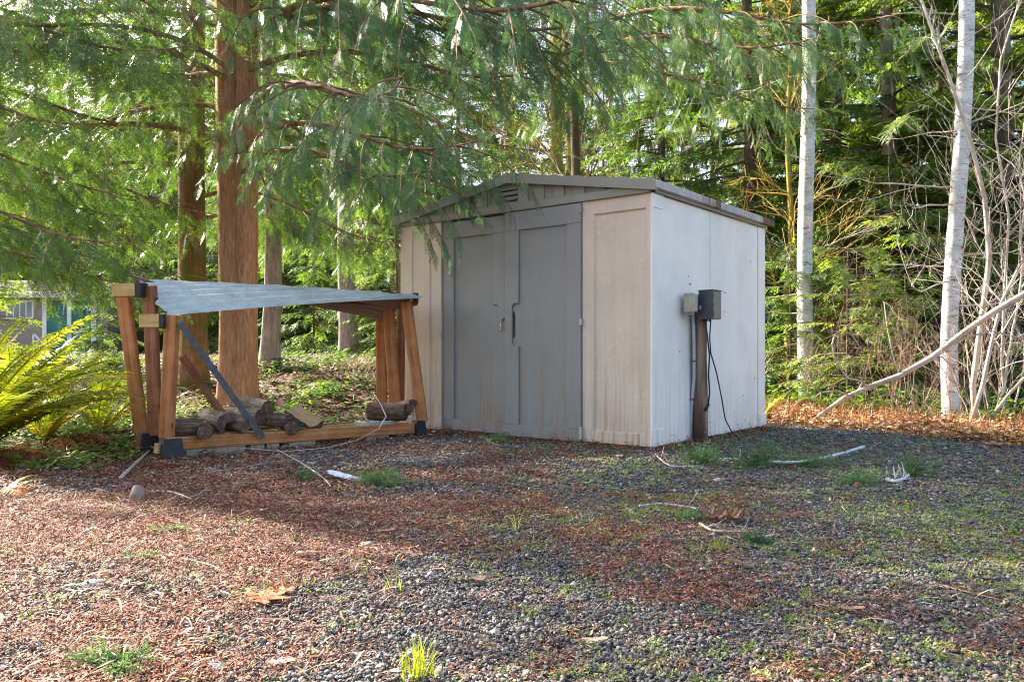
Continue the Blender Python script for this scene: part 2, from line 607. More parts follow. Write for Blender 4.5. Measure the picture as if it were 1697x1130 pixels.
dm_ = [scraps(rng, 38, 0.006, 0.022, 0.0024, 0.028, duff_m) for i in range(8)]
x1, y1 = in_view(15000, 1.45, 4.2, rng)
x2, y2 = in_view(15000, 4.2, 10.0, rng)
x = np.concatenate([x1, x2]); y = np.concatenate([y1, y2]); far = np.concatenate([np.ones(15000), np.full(15000, 1.5)])
keep = (rng.random(len(x)) < np.maximum(0.05, 0.97 * duff(x, y) ** 1.15 + 0.6 * (left_d(x, y) > 0))) & (edge_d(x, y) < 0.4) & ~under_shed(x, y)
x, y, far = x[keep], y[keep], far[keep]
n = len(x)
scatter("needle_litter", dm_, np.stack([x, y, height(x, y) + 0.003], 1), np.stack([rng.normal(0, .12, n), rng.normal(0, .12, n), rng.uniform(0, 6.28, n)], 1), far * rng.uniform(0.8, 1.4, n),
        "reddish brown cedar needle litter strewn over the gravel", "needle litter")

# pale twigs and broken leaf bits
twig_m = island_mat("dry_bits", [(0.0, (0.13, 0.08, 0.05)), (0.5, (0.26, 0.18, 0.12)), (0.85, (0.42, 0.34, 0.26)), (1.0, (0.6, 0.56, 0.5))], 0.8, 0.25, 60, 0.3)
tw = [scraps(rng, 5, 0.03, 0.11, 0.0035, 0.07, twig_m, 0.12, 0.02) for i in range(6)] + [scraps(rng, 5, 0.010, 0.026, 0.009, 0.07, twig_m, 0.4, 0.02) for i in range(3)]
x, y = in_view(5200, 1.45, 9.5, rng, bias=0.7)
keep = (rng.random(len(x)) < 0.25 + 0.45 * (x < -0.3) + 0.5 * (left_d(x, y) > -0.3)) & (edge_d(x, y) < 0.8) & ~under_shed(x, y)
x, y = x[keep], y[keep]
n = len(x)
scatter("twig_litter", tw, np.stack([x, y, height(x, y) + 0.006], 1), np.stack([rng.normal(0, .1, n), rng.normal(0, .1, n), rng.uniform(0, 6.28, n)], 1), rng.uniform(0.7, 1.3, n),
        "pale dry twigs and leaf scraps littering the gravel", "twig litter")

# small weeds
weed_m = leaf_mat("weed_leaf", (0.10, 0.15, 0.035), (0.23, 0.29, 0.085), (0.42, 0.44, 0.18), 0.4, (1.3, 1.4, 0.7), 0.5, 6)


def weed_mesh(rng_, n, r):
    Vs, Fs, k = [], [], 0
    for i in range(n):
        a = rng_.uniform(0, 6.28); e = rng_.uniform(0.1, 1.1); L = r * rng_.uniform(0.5, 1.1); w = L * rng_.uniform(0.16, 0.26)
        c0 = np.array([*(rng_.normal(0, r * 0.9, 2)), 0.002]) if i % 4 == 0 else c0
        d = np.array([math.cos(a) * math.cos(e), math.sin(a) * math.cos(e), math.sin(e)]); s = np.array([-math.sin(a), math.cos(a), 0])
        p = [c0, c0 + d * L * .55 + s * w, c0 + d * L + np.array([0, 0, -L * .1]), c0 + d * L * .55 - s * w]
        Vs.append(np.array(p)); Fs.append(np.array([(0, 1, 2), (0, 2, 3)]) + k); k += 4
    return np_mesh("weed_leaves", np.concatenate(Vs), np.concatenate(Fs), [weed_m])


wm = [weed_mesh(rng, 36, rng.uniform(0.008, 0.016)) for i in range(8)]
x, y = in_view(30000, 1.5, 7.6, rng, bias=0.85)
keep = (rng.random(len(x)) < (0.45 + 0.55 * sstep(2.0, 3.2, y)) * 0.95 * weed(x, y) * (1 - 0.5 * duff(x, y)) + 0.02) & (edge_d(x, y) < 0) & ~under_shed(x, y, 0.05)
x, y = x[keep], y[keep]
n = len(x)
scatter("weeds", wm, np.stack([x, y, height(x, y) + 0.003], 1), np.stack([np.zeros(n), np.zeros(n), rng.uniform(0, 6.28, n)], 1), rng.uniform(0.6, 1.35, n),
        "tiny light green weeds sprouting through the gravel", "weeds")

# needles, scraps and weeds banked up along the foot of the shed
g_ = np.random.default_rng(77); nb_ = 900
lx_ = g_.uniform(-2.8, 0.1, nb_); ly_ = -np.abs(g_.normal(0, 0.05, nb_)) - 0.01
ix = g_.random(nb_) < 0.4
lx_ = np.where(ix, np.abs(g_.normal(0, 0.05, nb_)) + 0.03, lx_); ly_ = np.where(ix, g_.uniform(0, 2.3, nb_), ly_)
x = SHC.x + lx_ * math.cos(SH) - ly_ * math.sin(SH); y = SHC.y + lx_ * math.sin(SH) + ly_ * math.cos(SH)
scatter("shed_base_debris", dm_ + wm[:3] + tw[:2], np.stack([x, y, height(x, y) + 0.004], 1), np.stack([g_.normal(0, .3, nb_), g_.normal(0, .3, nb_), g_.uniform(0, 6.28, nb_)], 1), g_.uniform(.8, 1.9, nb_),
        "needles, scraps and small weeds gathered along the foot of the shed", "debris")

# ------------------------------------------------------------------ storage shed
def vinyl(name, col, dirt, dirt_amt=0.5, low=0.5, streak=1.0, spots=0.0, rough=0.5):
    """moulded vinyl with fine wood grain, rusty run marks and splashed dirt near the ground"""
    m, nt, b = new_mat(name)
    v = coords(nt, (1, 1, 1))
    grain = noise_n(nt, coords(nt, (140, 140, 4)), 1.0, 3, 0.6)
    big = noise_n(nt, v, 2.2, 5, 0.65)
    st = noise_n(nt, coords(nt, (22, 22, 0.9)), 1.0, 5, 0.65)
    st2 = noise_n(nt, coords(nt, (60, 60, 1.2)), 1.0, 3, 0.6)
    sepx = nd(nt, 'ShaderNodeSeparateXYZ')
    tc = nd(nt, 'ShaderNodeTexCoord'); nt.links.new(tc.outputs['Object'], sepx.inputs[0])
    z = sepx.outputs[2]
    lowf = ramp(nt, z, [(0.0, (1, 1, 1)), (0.3, (.6, .6, .6)), (0.75, (0.22, 0.22, 0.22)), (1.0, (0.10, 0.10, 0.10))])
    c2 = tuple(x * 0.86 for x in col)
    base = ramp(nt, big, [(0.35, c2), (0.65, col)])
    base = mixc(nt, 0.12, base, ramp(nt, grain, [(0.3, (0.2, 0.2, 0.2)), (0.7, (0.8, 0.8, 0.8))]), 'SOFT_LIGHT')
    f = mathn(nt, 'MULTIPLY', ramp(nt, st, [(0.50, (0, 0, 0)), (0.66, (1, 1, 1))]), mathn(nt, 'MULTIPLY', lowf, dirt_amt * streak))
    f2 = mathn(nt, 'MULTIPLY', ramp(nt, st2, [(0.5, (0, 0, 0)), (0.75, (1, 1, 1))]), mathn(nt, 'MULTIPLY', ramp(nt, z, [(0.0, (1, 1, 1)), (0.35, (0, 0, 0))]), low))
    base = mixc(nt, mathn(nt, 'ADD', f, f2, True), base, dirt)
    if spots:
        sn = noise_n(nt, v, 45, 4, 0.75)
        ms = noise_n(nt, v, 2.5, 3, 0.6)
        sf = mathn(nt, 'MULTIPLY', ramp(nt, sn, [(0.56, (0, 0, 0)), (0.62, (1, 1, 1))]), ramp(nt, ms, [(0.42, (0, 0, 0)), (0.6, (1, 1, 1))]))
        base = mixc(nt, mathn(nt, 'MULTIPLY', sf, spots), base, tuple(min(1, x * 1.25) for x in col))
    sn2 = noise_n(nt, v, 160, 3, 0.7)
    sp_ = mathn(nt, 'MULTIPLY', ramp(nt, sn2, [(0.68, (0, 0, 0)), (0.74, (1, 1, 1))]), ramp(nt, z, [(0.0, (1, 1, 1)), (0.5, (0.05, .05, .05))]))
    base = mixc(nt, mathn(nt, 'MULTIPLY', sp_, 0.5), base, (0.08, 0.05, 0.035))
    nt.links.new(base, b.inputs['Base Color'])
    b.inputs['Roughness'].default_value = rough
    b.inputs['Specular IOR Level'].default_value = 0.35
    bump(nt, b, grain, 0.18, 0.002)
    return m


tan_m = vinyl("tan_vinyl_dirty", (0.60, 0.485, 0.385), (0.34, 0.18, 0.09), 0.95, 0.8, 1.0, 0.6)
white_m = vinyl("pale_vinyl", (0.80, 0.73, 0.68), (0.38, 0.26, 0.17), 0.40, 0.8, 1.0)
door_m = vinyl("grey_vinyl_door", (0.235, 0.232, 0.222), (0.27, 0.14, 0.07), 1.0, 0.7, 1.0)
trim_m = vinyl("taupe_vinyl_trim", (0.25, 0.232, 0.20), (0.15, 0.12, 0.09), 0.3, 0.0, 0.6)
rust_m, nt, b = new_mat("stained_gutter")
v = coords(nt)
n1 = noise_n(nt, coords(nt, (14, 14, 2.0)), 1.5, 6, 0.75)
sep = nd(nt, 'ShaderNodeSeparateXYZ'); nt.links.new(v, sep.inputs[0])
yb = ramp(nt, mathn(nt, 'MULTIPLY', sep.outputs[1], 0.4), [(0.12, (0, 0, 0)), (0.40, (.24, .24, .24)), (0.43, (.5, .5, .5)), (0.445, (0.1, 0.1, 0.1)), (0.80, (0.1, 0.1, 0.1)), (0.86, (.6, .6, .6)), (1, (.65, .65, .65))])
f = ramp(nt, mathn(nt, 'ADD', mathn(nt, 'SUBTRACT', n1, 0.22), yb), [(0.42, (0, 0, 0)), (0.56, (1, 1, 1))])
gcol = ramp(nt, noise_n(nt, v, 9, 5, 0.7), [(0.3, (0.30, 0.28, 0.26)), (0.7, (0.46, 0.44, 0.42))])
nt.links.new(mixc(nt, f, gcol, ramp(nt, n1, [(0.4, (0.05, 0.018, 0.012)), (0.7, (0.20, 0.06, 0.035))])), b.inputs['Base Color'])
b.inputs['Roughness'].default_value = 0.55
base_m = simple("dark_base_track", [(0.3, (0.02, 0.02, 0.022)), (0.7, (0.05, 0.048, 0.045))], 8, rough=0.7)
dark_m = simple("dark_gap", [(0.3, (0.012, 0.014, 0.016)), (0.7, (0.03, 0.034, 0.04))], 4, rough=0.8)
brass_m = simple("worn_brass", [(0.3, (0.30, 0.22, 0.14)), (0.7, (0.55, 0.45, 0.34))], 30, rough=0.4, metal=0.8, spec=0.5)
metal_m = simple("grey_clip", [(0.3, (0.30, 0.31, 0.32)), (0.7, (0.45, 0.46, 0.47))], 20, rough=0.5)

shed = thing("storage_shed", "beige and grey storage shed with ribbed low gable roof and closed double doors", "shed", SHC, SH)
WH = 1.945            # wall height
W, D = 2.72, 2.25
T0, T1, T2 = -0.625, -1.425, -2.165   # local x of door edges


def spart(name, mb, mats, label=None, parent=None):
    o = mb.build(name, mats, parent or shed)
    if label: o['label'] = label
    return o


mb = MB(); mb.box((-W / 2, D / 2, 0.012), (W - 0.02, D - 0.02, 0.05)); spart("base_track", mb, base_m)


def framed_panel(mb, x0, x1, z0, z1, y=0.0, ins=(0.13, 0.10, 0.08, 0.15), depth=0.018, thick=0.03, bev=0.012):
    """front slab with a bevelled sunken field; ins = left, right, bottom, top margins. faces -y"""
    l, r, bt, tp = ins
    A = [(x0, z0), (x1, z0), (x1, z1), (x0, z1)]
    B = [(x0 + l, z0 + bt), (x1 - r, z0 + bt), (x1 - r, z1 - tp), (x0 + l, z1 - tp)]
    Cc = [(x0 + l + bev, z0 + bt + bev), (x1 - r - bev, z0 + bt + bev), (x1 - r - bev, z1 - tp - bev), (x0 + l + bev, z1 - tp - bev)]
    vs_ = [(p[0], y, p[1]) for p in A] + [(p[0], y, p[1]) for p in B] + [(p[0], y + depth, p[1]) for p in Cc] + [(p[0], y + thick, p[1]) for p in A]
    fs = []
    for i in range(4):
        j = (i + 1) % 4
        fs.append((i, j, 4 + j, 4 + i)); fs.append((4 + i, 4 + j, 8 + j, 8 + i)); fs.append((j, i, 12 + i, 12 + j))
    fs.append((8, 9, 10, 11)); fs.append((15, 14, 13, 12))
    mb.add(vs_, fs)


# right front panel wraps the corner
mb = MB(); framed_panel(mb, T0 + 0.004, -0.012, 0.035, WH, 0.0, (0.105, 0.035, 0.085, 0.105), 0.016)
spart("front_panel", mb, tan_m, "dirty tan front panel right of the doors")
mb = MB()
mb.box((-W + (W + T2) / 2 - 0.002, 0.015, (WH + 0.035) / 2), (W + T2 - 0.02, 0.03, WH - 0.035))
for dx in (0.17, 0.40):
    mb.box((-W + dx, -0.004, WH / 2), (0.012, 0.008, WH - 0.1), ch=0.003)
spart("front_panel", mb, tan_m, "tan front panel left of the doors, stained orange low down")
# corner post
mb = MB(); mb.prism([(-0.0115, 0.0), (0.004, -0.004), (0.012, 0.004), (0.012, 0.17), (-0.02, 0.17)], 'z', 0.035, WH)
spart("corner_post", mb, white_m)
mb = MB(); mb.box((0.0145, 0.075, 1.845), (0.007, 0.15, 0.018), ch=0.003); spart("corner_trim", mb, white_m)
mb = MB(); mb.box((0.016, 0.08, 0.10), (0.009, 0.17, 0.13), ch=0.003); spart("corner_trim", mb, white_m)
# side wall boards
for y0, y1, yo in ((0.172, 1.012, 0.0), (1.020, 2.07, 0.0), (2.078, D, 0.006)):
    mb = MB(); mb.box((-0.008 + yo / 2, (y0 + y1) / 2, (WH + 0.035) / 2), (0.024 + yo, y1 - y0, WH - 0.035), ch=0.002)
    spart("side_panel", mb, white_m)
mb = MB(); mb.box((0.006, D - 0.08, 0.10), (0.03, 0.18, 0.11), ch=0.004); spart("corner_foot", mb, white_m)
mb = MB(); mb.box((-0.010, 1.1, WH / 2), (0.014, 2.0, WH - 0.08)); spart("wall_lining", mb, dark_m)
# dark seams, screw marks
mb = MB()
for yy, zz in ((0.62, 1.30), (0.64, 1.30), (1.30, 1.27), (1.325, 1.27), (1.30, 1.10), (0.45, 0.75), (1.9, 1.6), (2.0, 0.5), (1.72, 0.35), (0.60, 1.36)):
    mb = MB(); mb.box((0.0055, yy, zz), (0.003, 0.006, 0.013)); spart("screw_hole", mb, dark_m)
# left and back walls
mb = MB(); mb.box((-W + 0.012, D / 2, (WH + 0.035) / 2), (0.024, D - 0.06, WH - 0.035)); spart("side_panel", mb, white_m)
mb = MB(); mb.box((-W / 2, D - 0.012, (WH + 0.035) / 2), (W - 0.06, 0.024, WH - 0.035)); spart("back_panel", mb, white_m)

# doors: sunken field, raised stiles and rails; the finger grip is a notch cut into the meeting stile
def door(name_label, x0, x1, z0, z1, y, ml, mr, mb_, mt, notch_left):
    o = MB()
    o.box(((x0 + x1) / 2, y + 0.026, (z0 + z1) / 2), (x1 - x0 - 0.004, 0.014, z1 - z0 - 0.004))
    fx0, fx1, fz0, fz1 = x0 + ml, x1 - mr, z0 + mb_, z1 - mt
    yy0, yy1 = y, y + 0.020
    o.prism([(x0, z0), (x1, z0), (x1, fz0), (x0, fz0)], 'y', yy0, yy1)
    o.prism([(x0, fz1), (x1, fz1), (x1, z1), (x0, z1)], 'y', yy0, yy1)
    n0, n1, nd_ = 0.80, 1.16, 0.072
    left = [(x0, fz0), (fx0, fz0), (fx0, n0), (fx0 - nd_ + .02, n0), (fx0 - nd_, n0 + .025), (fx0 - nd_, n1 - .025), (fx0 - nd_ + .02, n1), (fx0, n1), (fx0, fz1), (x0, fz1)] if notch_left else [(x0, fz0), (fx0, fz0), (fx0, fz1), (x0, fz1)]
    right = [(fx1, fz0), (x1, fz0), (x1, fz1), (fx1, fz1)] if notch_left else [(x1, fz0), (x1, fz1), (fx1, fz1), (fx1, n1), (fx1 + nd_ - .02, n1), (fx1 + nd_, n1 - .025), (fx1 + nd_, n0 + .025), (fx1 + nd_ - .02, n0), (fx1, n0), (fx1, fz0)]
    o.prism(left, 'y', yy0, yy1); o.prism(right, 'y', yy0, yy1)
    ob = spart("door", o, door_m, name_label)
    bv = ob.modifiers.new("edge", 'BEVEL'); bv.width = 0.005; bv.segments = 2; bv.limit_method = 'ANGLE'
    if notch_left:
        k = MB(); k.prism([(fx0 - nd_ + .004, n0 + .06), (fx0 - nd_ + .024, n0 + .085), (fx0 - nd_ + .024, n1 - .085), (fx0 - nd_ + .004, n1 - .06)], 'y', y + 0.0165, y + 0.0188); k.build("handle_slot", dark_m, ob)
    return ob


door_l = door("left grey door leaf with the latch at its edge", T2 + 0.006, T1 + 0.012, 0.04, WH - 0.012, 0.010, 0.13, 0.155, 0.10, 0.15, False)
door_r = door("right grey door leaf with rusty run marks", T1 + 0.014, T0 - 0.003, 0.03, WH - 0.004, -0.016, 0.15, 0.14, 0.10, 0.16, True)
mb = MB(); mb.tube([(T1 - 0.02, -0.002, 1.03), (T1 - 0.028, -0.02, 1.00), (T1 - 0.02, -0.026, 0.965), (T1 - 0.01, -0.02, 0.95)], 0.008, 8)
mb.tube([(T1 - 0.022, -0.022, 0.955), (T1 - 0.018, -0.026, 0.93)], 0.011, 8); mb.tube([(T1 - 0.005, 0.0, 1.035), (T1 - 0.005, -0.024, 1.035)], 0.008, 8)
spart("latch", mb, brass_m)
for xx, zz in ((T0 - 0.0, 0.10), (T0, 0.99), (T0, 1.885), (T2 - 0.0, 0.10), (T2, 0.92)):
    mb = MB(); mb.box((xx, -0.020, zz), (0.022, 0.022, 0.055 if zz > 0.5 else 0.1), ch=0.004); spart("hinge_clip", mb, metal_m if zz != 1.885 else trim_m)

# gable: lintel band, boards with raised battens, vent
RZ = 2.255; EZ = 2.025           # outer top of the fascia at ridge and at eave
XC = -W / 2
mb = MB(); mb.box((XC, -0.005, (WH + 2.012) / 2 + 0.001), (W - 0.01, 0.042, 2.012 - WH), ch=0.004); spart("lintel_band", mb, trim_m)


def roof_z(x, top=True):
    t = abs(x - XC) / (W / 2 + 0.06)
    return (RZ + (EZ - RZ) * t)


mb = MB(); mb.prism([(-W + 0.03, 2.012), (-0.03, 2.012), (-0.03, 2.02), (XC, RZ - 0.03), (-W + 0.03, 2.02)], 'y', 0.006, 0.05)
spart("gable_board", mb, trim_m)
mb = MB(); mb.prism([(XC - 0.20, 2.0125), (XC + 0.20, 2.0125), (XC + 0.20, roof_z(XC + 0.20) - 0.03), (XC, RZ - 0.03), (XC - 0.20, roof_z(XC - 0.20) - 0.03)], 'y', -0.012, 0.0055)
spart("gable_centre", mb, trim_m)
mb = MB()
for sgn in (-1, 1):
    for k in range(5):
        xx = XC + sgn * (0.31 + 0.20 * k)
        zt = roof_z(xx + 0.05 * sgn) - 0.04
        if zt > 2.03: 
            o = MB(); o.box((xx, 0.0, (2.0125 + zt) / 2), (0.105, 0.018, zt - 2.0125), ch=0.005); spart("gable_batten", o, trim_m)
for k in range(3):
    o = MB(); o.box((XC + 0.0, -0.020, 2.052 + 0.044 * k), (0.19, 0.014, 0.014), Matrix.Rotation(0.5, 3, 'X'), ch=0.003); spart("vent_louver", o, trim_m)
    o = MB(); o.box((XC + 0.0, -0.0135, 2.038 + 0.044 * k), (0.18, 0.004, 0.010)); spart("vent_slot", o, dark_m)

# front fascia: sloping boards both sides; flat cap at the ridge
for sgn in (-1, 1):
    xe = XC + sgn * (W / 2 + 0.06)
    o = MB()
    pts = [(XC + sgn * 0.10, RZ - 0.008 - 0.072), (xe, EZ - 0.072), (xe, EZ), (XC + sgn * 0.10, RZ - 0.004)]
    if sgn > 0: pass
    o.prism(pts if sgn > 0 else list(reversed(pts)), 'y', -0.055, -0.025)
    spart("fascia_board", o, trim_m)
o = MB(); o.prism([(XC - 0.0995, RZ - 0.084), (XC, RZ - 0.070), (XC + 0.0995, RZ - 0.084), (XC + 0.0995, RZ - 0.002), (XC + 0.06, RZ + 0.006), (XC - 0.06, RZ + 0.006), (XC - 0.0995, RZ - 0.002)], 'y', -0.060, -0.025)
spart("ridge_cap", o, trim_m)
# roof panels: stepped ribs run from ridge to eave? they run front to back
for sgn in (-1, 1):
    for k in range(6):
        x0 = XC + sgn * (0.10 + 0.221 * k); x1 = XC + sgn * (0.10 + 0.221 * (k + 1))
        if k == 5: x1 = XC + sgn * (W / 2 + 0.05)
        z0 = RZ - 0.006 + (EZ - RZ) * (abs(x0 - XC)) / (W / 2 + 0.06)
        z1 = RZ - 0.006 + (EZ - RZ) * (abs(x1 - XC)) / (W / 2 + 0.06)
        pts = [(x0, z0 - 0.02), (x1, z1 - 0.02), (x1, z1 + 0.003), (x1 - sgn * 0.035, z1 + 0.030), (x0, z0 + 0.008)]
        o = MB(); o.prism(pts if sgn > 0 else list(reversed(pts)), 'y', -0.050, D + 0.07)
        spart("roof_panel", o, trim_m)
# side eave: taupe soffit strip and stained gutter edge in two lengths
for sgn, xw in ((1, 0.0), (-1, -W)):
    o = MB(); o.box((xw + sgn * 0.024, D / 2 + 0.0, 1.972), (0.02, D - 0.02, 0.055), ch=0.006); spart("soffit_strip", o, trim_m)
    for y0, y1 in ((-0.053, 1.13), (1.134, D + 0.09)):
        o = MB(); o.prism([(xw + sgn * 0.036, 1.968), (xw + sgn * 0.066, 1.972), (xw + sgn * 0.070, EZ - 0.006), (xw + sgn * 0.062, EZ + 0.006), (xw + sgn * 0.036, EZ + 0.006)][::sgn], 'y', y0, y1)
        spart("eave_edge", o, rust_m)

# ------------------------------------------------------------------ utility post with two boxes beside the shed
post_m, nt, b = new_mat("weathered_post")
v = coords(nt, (26, 26, 1.2)); n1 = noise_n(nt, v, 1.0, 7, 0.7); n2 = noise_n(nt, coords(nt, (7, 7, 1.0)), 1.0, 4, 0.6)
c = ramp(nt, n1, [(0.3, (0.05, 0.03, 0.02)), (0.5, (0.20, 0.12, 0.075)), (0.7, (0.36, 0.26, 0.18))])
nt.links.new(mixc(nt, ramp(nt, n2, [(0.45, (0, 0, 0)), (0.6, (.8, .8, .8))]), c, (0.07, 0.025, 0.018)), b.inputs['Base Color'])
b.inputs['Roughness'].default_value = 0.85; bump(nt, b, n1, 0.5, 0.006)
beige_m = simple("beige_plastic_box", [(0.3, (0.32, 0.28, 0.19)), (0.7, (0.50, 0.46, 0.34))], 12, rough=0.5, bs=0.05)
black_m = simple("black_metal_box", [(0.3, (0.022, 0.026, 0.032)), (0.7, (0.055, 0.062, 0.075))], 9, rough=0.32, bs=0.05, spec=0.6)
pvc_m = simple("grey_conduit", [(0.3, (0.30, 0.32, 0.36)), (0.7, (0.42, 0.45, 0.50))], 5, rough=0.5, bs=0.05)
cable_m = simple("black_cable", [(0.3, (0.012, 0.012, 0.014)), (0.7, (0.03, 0.03, 0.032))], 10, rough=0.5, bs=0)

PX, PY = 1.535, 6.50
up = thing("utility_post", "short weathered wooden post with a conduit against the shed's pale side wall", "post", (PX, PY, 0), SH)
o = MB()
pts = [(0.0, 0, -0.05), (0.002, 0, 0.3), (-0.004, 0, 0.7), (0.0, 0, 1.12)]
o.tube(pts, [0.062, 0.058, 0.055, 0.052], 12, jit=0.03); o.build("post_shaft", post_m, up)
o = MB(); o.tube([(-0.065, -0.055, -0.01), (-0.058, -0.052, 0.25), (-0.03, -0.058, 0.55), (-0.025, -0.068, 0.8), (-0.03, -0.075, 1.09)], 0.0135, 10); cd = o.build("conduit", pvc_m, up)
for zz, xx, yy in ((0.36, -0.048, -0.054), (0.67, -0.027, -0.062)):
    o = MB(); o.tube([(xx, yy, zz), (xx, yy, zz + 0.012)], 0.017, 10); o.build("cable_tie", black_m, cd)
jp = at(1146, 502, 6.33)
jb = thing("junction_box", "beige plastic junction box on the post beside the black box", "electrical box", jp, SH)
o = MB(); o.box((0, 0, 0), (0.085, 0.075, 0.145), ch=0.012); o.build("housing", beige_m, jb)
o = MB(); o.box((0, -0.043, 0), (0.092, 0.012, 0.152), ch=0.005); o.build("cover_plate", beige_m, jb)
o = MB(); o.tube([(0, 0, -0.072), (0, 0, -0.095)], 0.02, 10); o.build("fitting", beige_m, jb)
for sx_ in (-1, 1):
    for sz_ in (-1, 1):
        o = MB(); o.tube([(sx_ * .036, -0.048, sz_ * .066), (sx_ * .036, -0.052, sz_ * .066)], .005, 8); o.build("screw", metal_m, jb)

ep = at(1177, 506, 6.40)
eb = thing("meter_box", "black metal electrical box mounted on the wooden post", "electrical box", ep, SH)
o = MB(); o.box((0, 0, 0), (0.122, 0.150, 0.225), ch=0.004); o.build("housing", black_m, eb)
o = MB(); o.box((0, -0.079, 0), (0.126, 0.006, 0.23), ch=0.002); o.build("door", black_m, eb)
o = MB(); o.box((0, 0.0, 0.117), (0.134, 0.172, 0.006)); o.build("rain_lid", black_m, eb)
for sz_ in (-.07, 0, .07):
    o = MB(); o.tube([(0.064, -0.079, sz_ - .014), (0.064, -0.079, sz_ + .014)], .005, 8); o.build("hinge", black_m, eb)
o = MB(); o.box((-.045, -.086, -.02), (.012, .008, .03), ch=.002); o.build("hasp", metal_m, eb)
for q_ in (-.02, .035):
    o = MB(); o.tube([(-.02, q_, -.110), (-.02, q_, -.128)], .010, 8); o.build("cable_gland", cable_m, eb)

o = MB(); o.box((-0.03, 0.0, 0.03), (0.14, 0.05, 0.12)); o.build("mounting_bracket", black_m, eb)
# cables: one loose to the ground, one short with a plug
o = MB(); o.tube([at(1178, 530, 6.34), at(1176, 560, 6.36), at(1178, 585, 6.40), at(1188, 620, 6.46), at(1196, 660, 6.55), at(1202, 695, 6.62), at(1212, 714, 6.60), at(1226, 728, 6.55)], 0.0055, 8)
tag(o.build("power_cable", cable_m), "long thin black cable hanging from the black box down to the gravel", "cable")
o = MB(); o.tube([at(1168, 528, 6.36), at(1172, 555, 6.38), at(1176, 590, 6.42), at(1174, 620, 6.44), at(1176, 650, 6.46), at(1173, 676, 6.47)], 0.0065, 8)
o.tube([at(1174, 670, 6.46), at(1168, 680, 6.44)], 0.014, 8)
tag(o.build("short_cable", cable_m), "short black cable with a plug hanging beside the wooden post", "cable")

# ------------------------------------------------------------------ foliage shapes (arrays baked with numpy)
def frame(d, nrm):
    """matrix whose columns are side, d, up"""
    d = d / (np.linalg.norm(d) + 1e-9)
    s = np.cross(d, nrm); s /= (np.linalg.norm(s) + 1e-9)
    u = np.cross(s, d)
    return np.stack([s, d, u], 1)


def frond(rng_, n, lobes, L=1.0, wid=0.40, droop=0.18):
    """flat lacy cedar spray of unit length along +Y, pairs of pinnae with small lobes"""
    V = []; Fc = []

    def tri(a, b, c): k = len(V); V.extend([a, b, c]); Fc.append((k, k + 1, k + 2))

    def P(x, y): return (x, y, -droop * y * y + 0.10 * x * x * (-1) + 0.0)
    tri(P(-.006, 0), P(.006, 0), P(0, 1.0))
    for i in range(n):
        t = 0.08 + 0.88 * (i + rng_.uniform(-.2, .2)) / n
        for sd_ in (-1, 1):
            if rng_.random() < 0.06: continue
            ln = wid * (1 - t) ** 0.65 * min(1, t * 3.2 + 0.25) * rng_.uniform(0.8, 1.12)
            a = rng_.uniform(0.72, 0.92)         # angle from the axis
            dx, dy = sd_ * math.sin(a), math.cos(a)
            y0 = t + (0.25 / n if sd_ > 0 else 0)
            w = 0.013 + 0.006 * ln / wid
            qx, qy = -dy * sd_, dx * sd_
            tri(P(0 + qx * w * .5, y0 + qy * w * .5), P(-qx * w * .5, y0 - qy * w * .5), P(dx * ln, y0 + dy * ln))
            m_ = max(2, int(lobes * ln / wid + 0.5))
            for j in range(m_):
                u = 0.15 + 0.75 * j / m_
                cx, cy_ = dx * ln * u, y0 + dy * ln * u
                ll = (1 - u * 0.75) * ln * 0.36 * rng_.uniform(0.8, 1.2) + 0.02
                for s2 in (-1, 1):
                    b_ = a * sd_ + s2 * 0.62
                    ex, ey = math.sin(b_), math.cos(b_)
                    ww = 0.0095
                    tri(P(cx + ey * ww, cy_ - ex * ww), P(cx - ey * ww, cy_ + ex * ww), P(cx + ex * ll, cy_ + ey * ll))
    return np.array(V) * L, np.array(Fc)


class Bake:
    def __init__(self): self.V = []; self.F = []; self.n = 0

    def put(self, proto, M, p, s):
        V, Fc = proto
        self.V.append((V * s) @ M.T + p)
        self.F.append(Fc + self.n); self.n += len(V)

    def arrays(self): return np.concatenate(self.V), np.concatenate(self.F)


needle_m = {
    'cedar': leaf_mat("cedar_foliage", (0.03, 0.065, 0.026), (0.07, 0.13, 0.042), (0.15, 0.22, 0.065), 0.45, (1.8, 2.0, 0.6), 0.36, 0.9, True, 0.7, (0.22, 0.10, 0.04)),
    'near': leaf_mat("cedar_foliage_blue", (0.045, 0.105, 0.045), (0.095, 0.185, 0.080), (0.18, 0.28, 0.13), 0.42, (1.4, 1.5, 0.7), 0.45, 2.2, False, 0.45, (0.22, 0.11, 0.05)),
    'fir': leaf_mat("fir_foliage", (0.06, 0.10, 0.026), (0.14, 0.21, 0.055), (0.30, 0.35, 0.10), 0.5, (1.6, 1.6, 0.5), 0.55, 0.35, True, 0.4),
    'dark': leaf_mat("hemlock_foliage", (0.04, 0.08, 0.024), (0.10, 0.165, 0.045), (0.21, 0.28, 0.08), 0.5, (1.5, 1.6, 0.6), 0.55, 0.5, True, 0.4),
}
bark_red = None


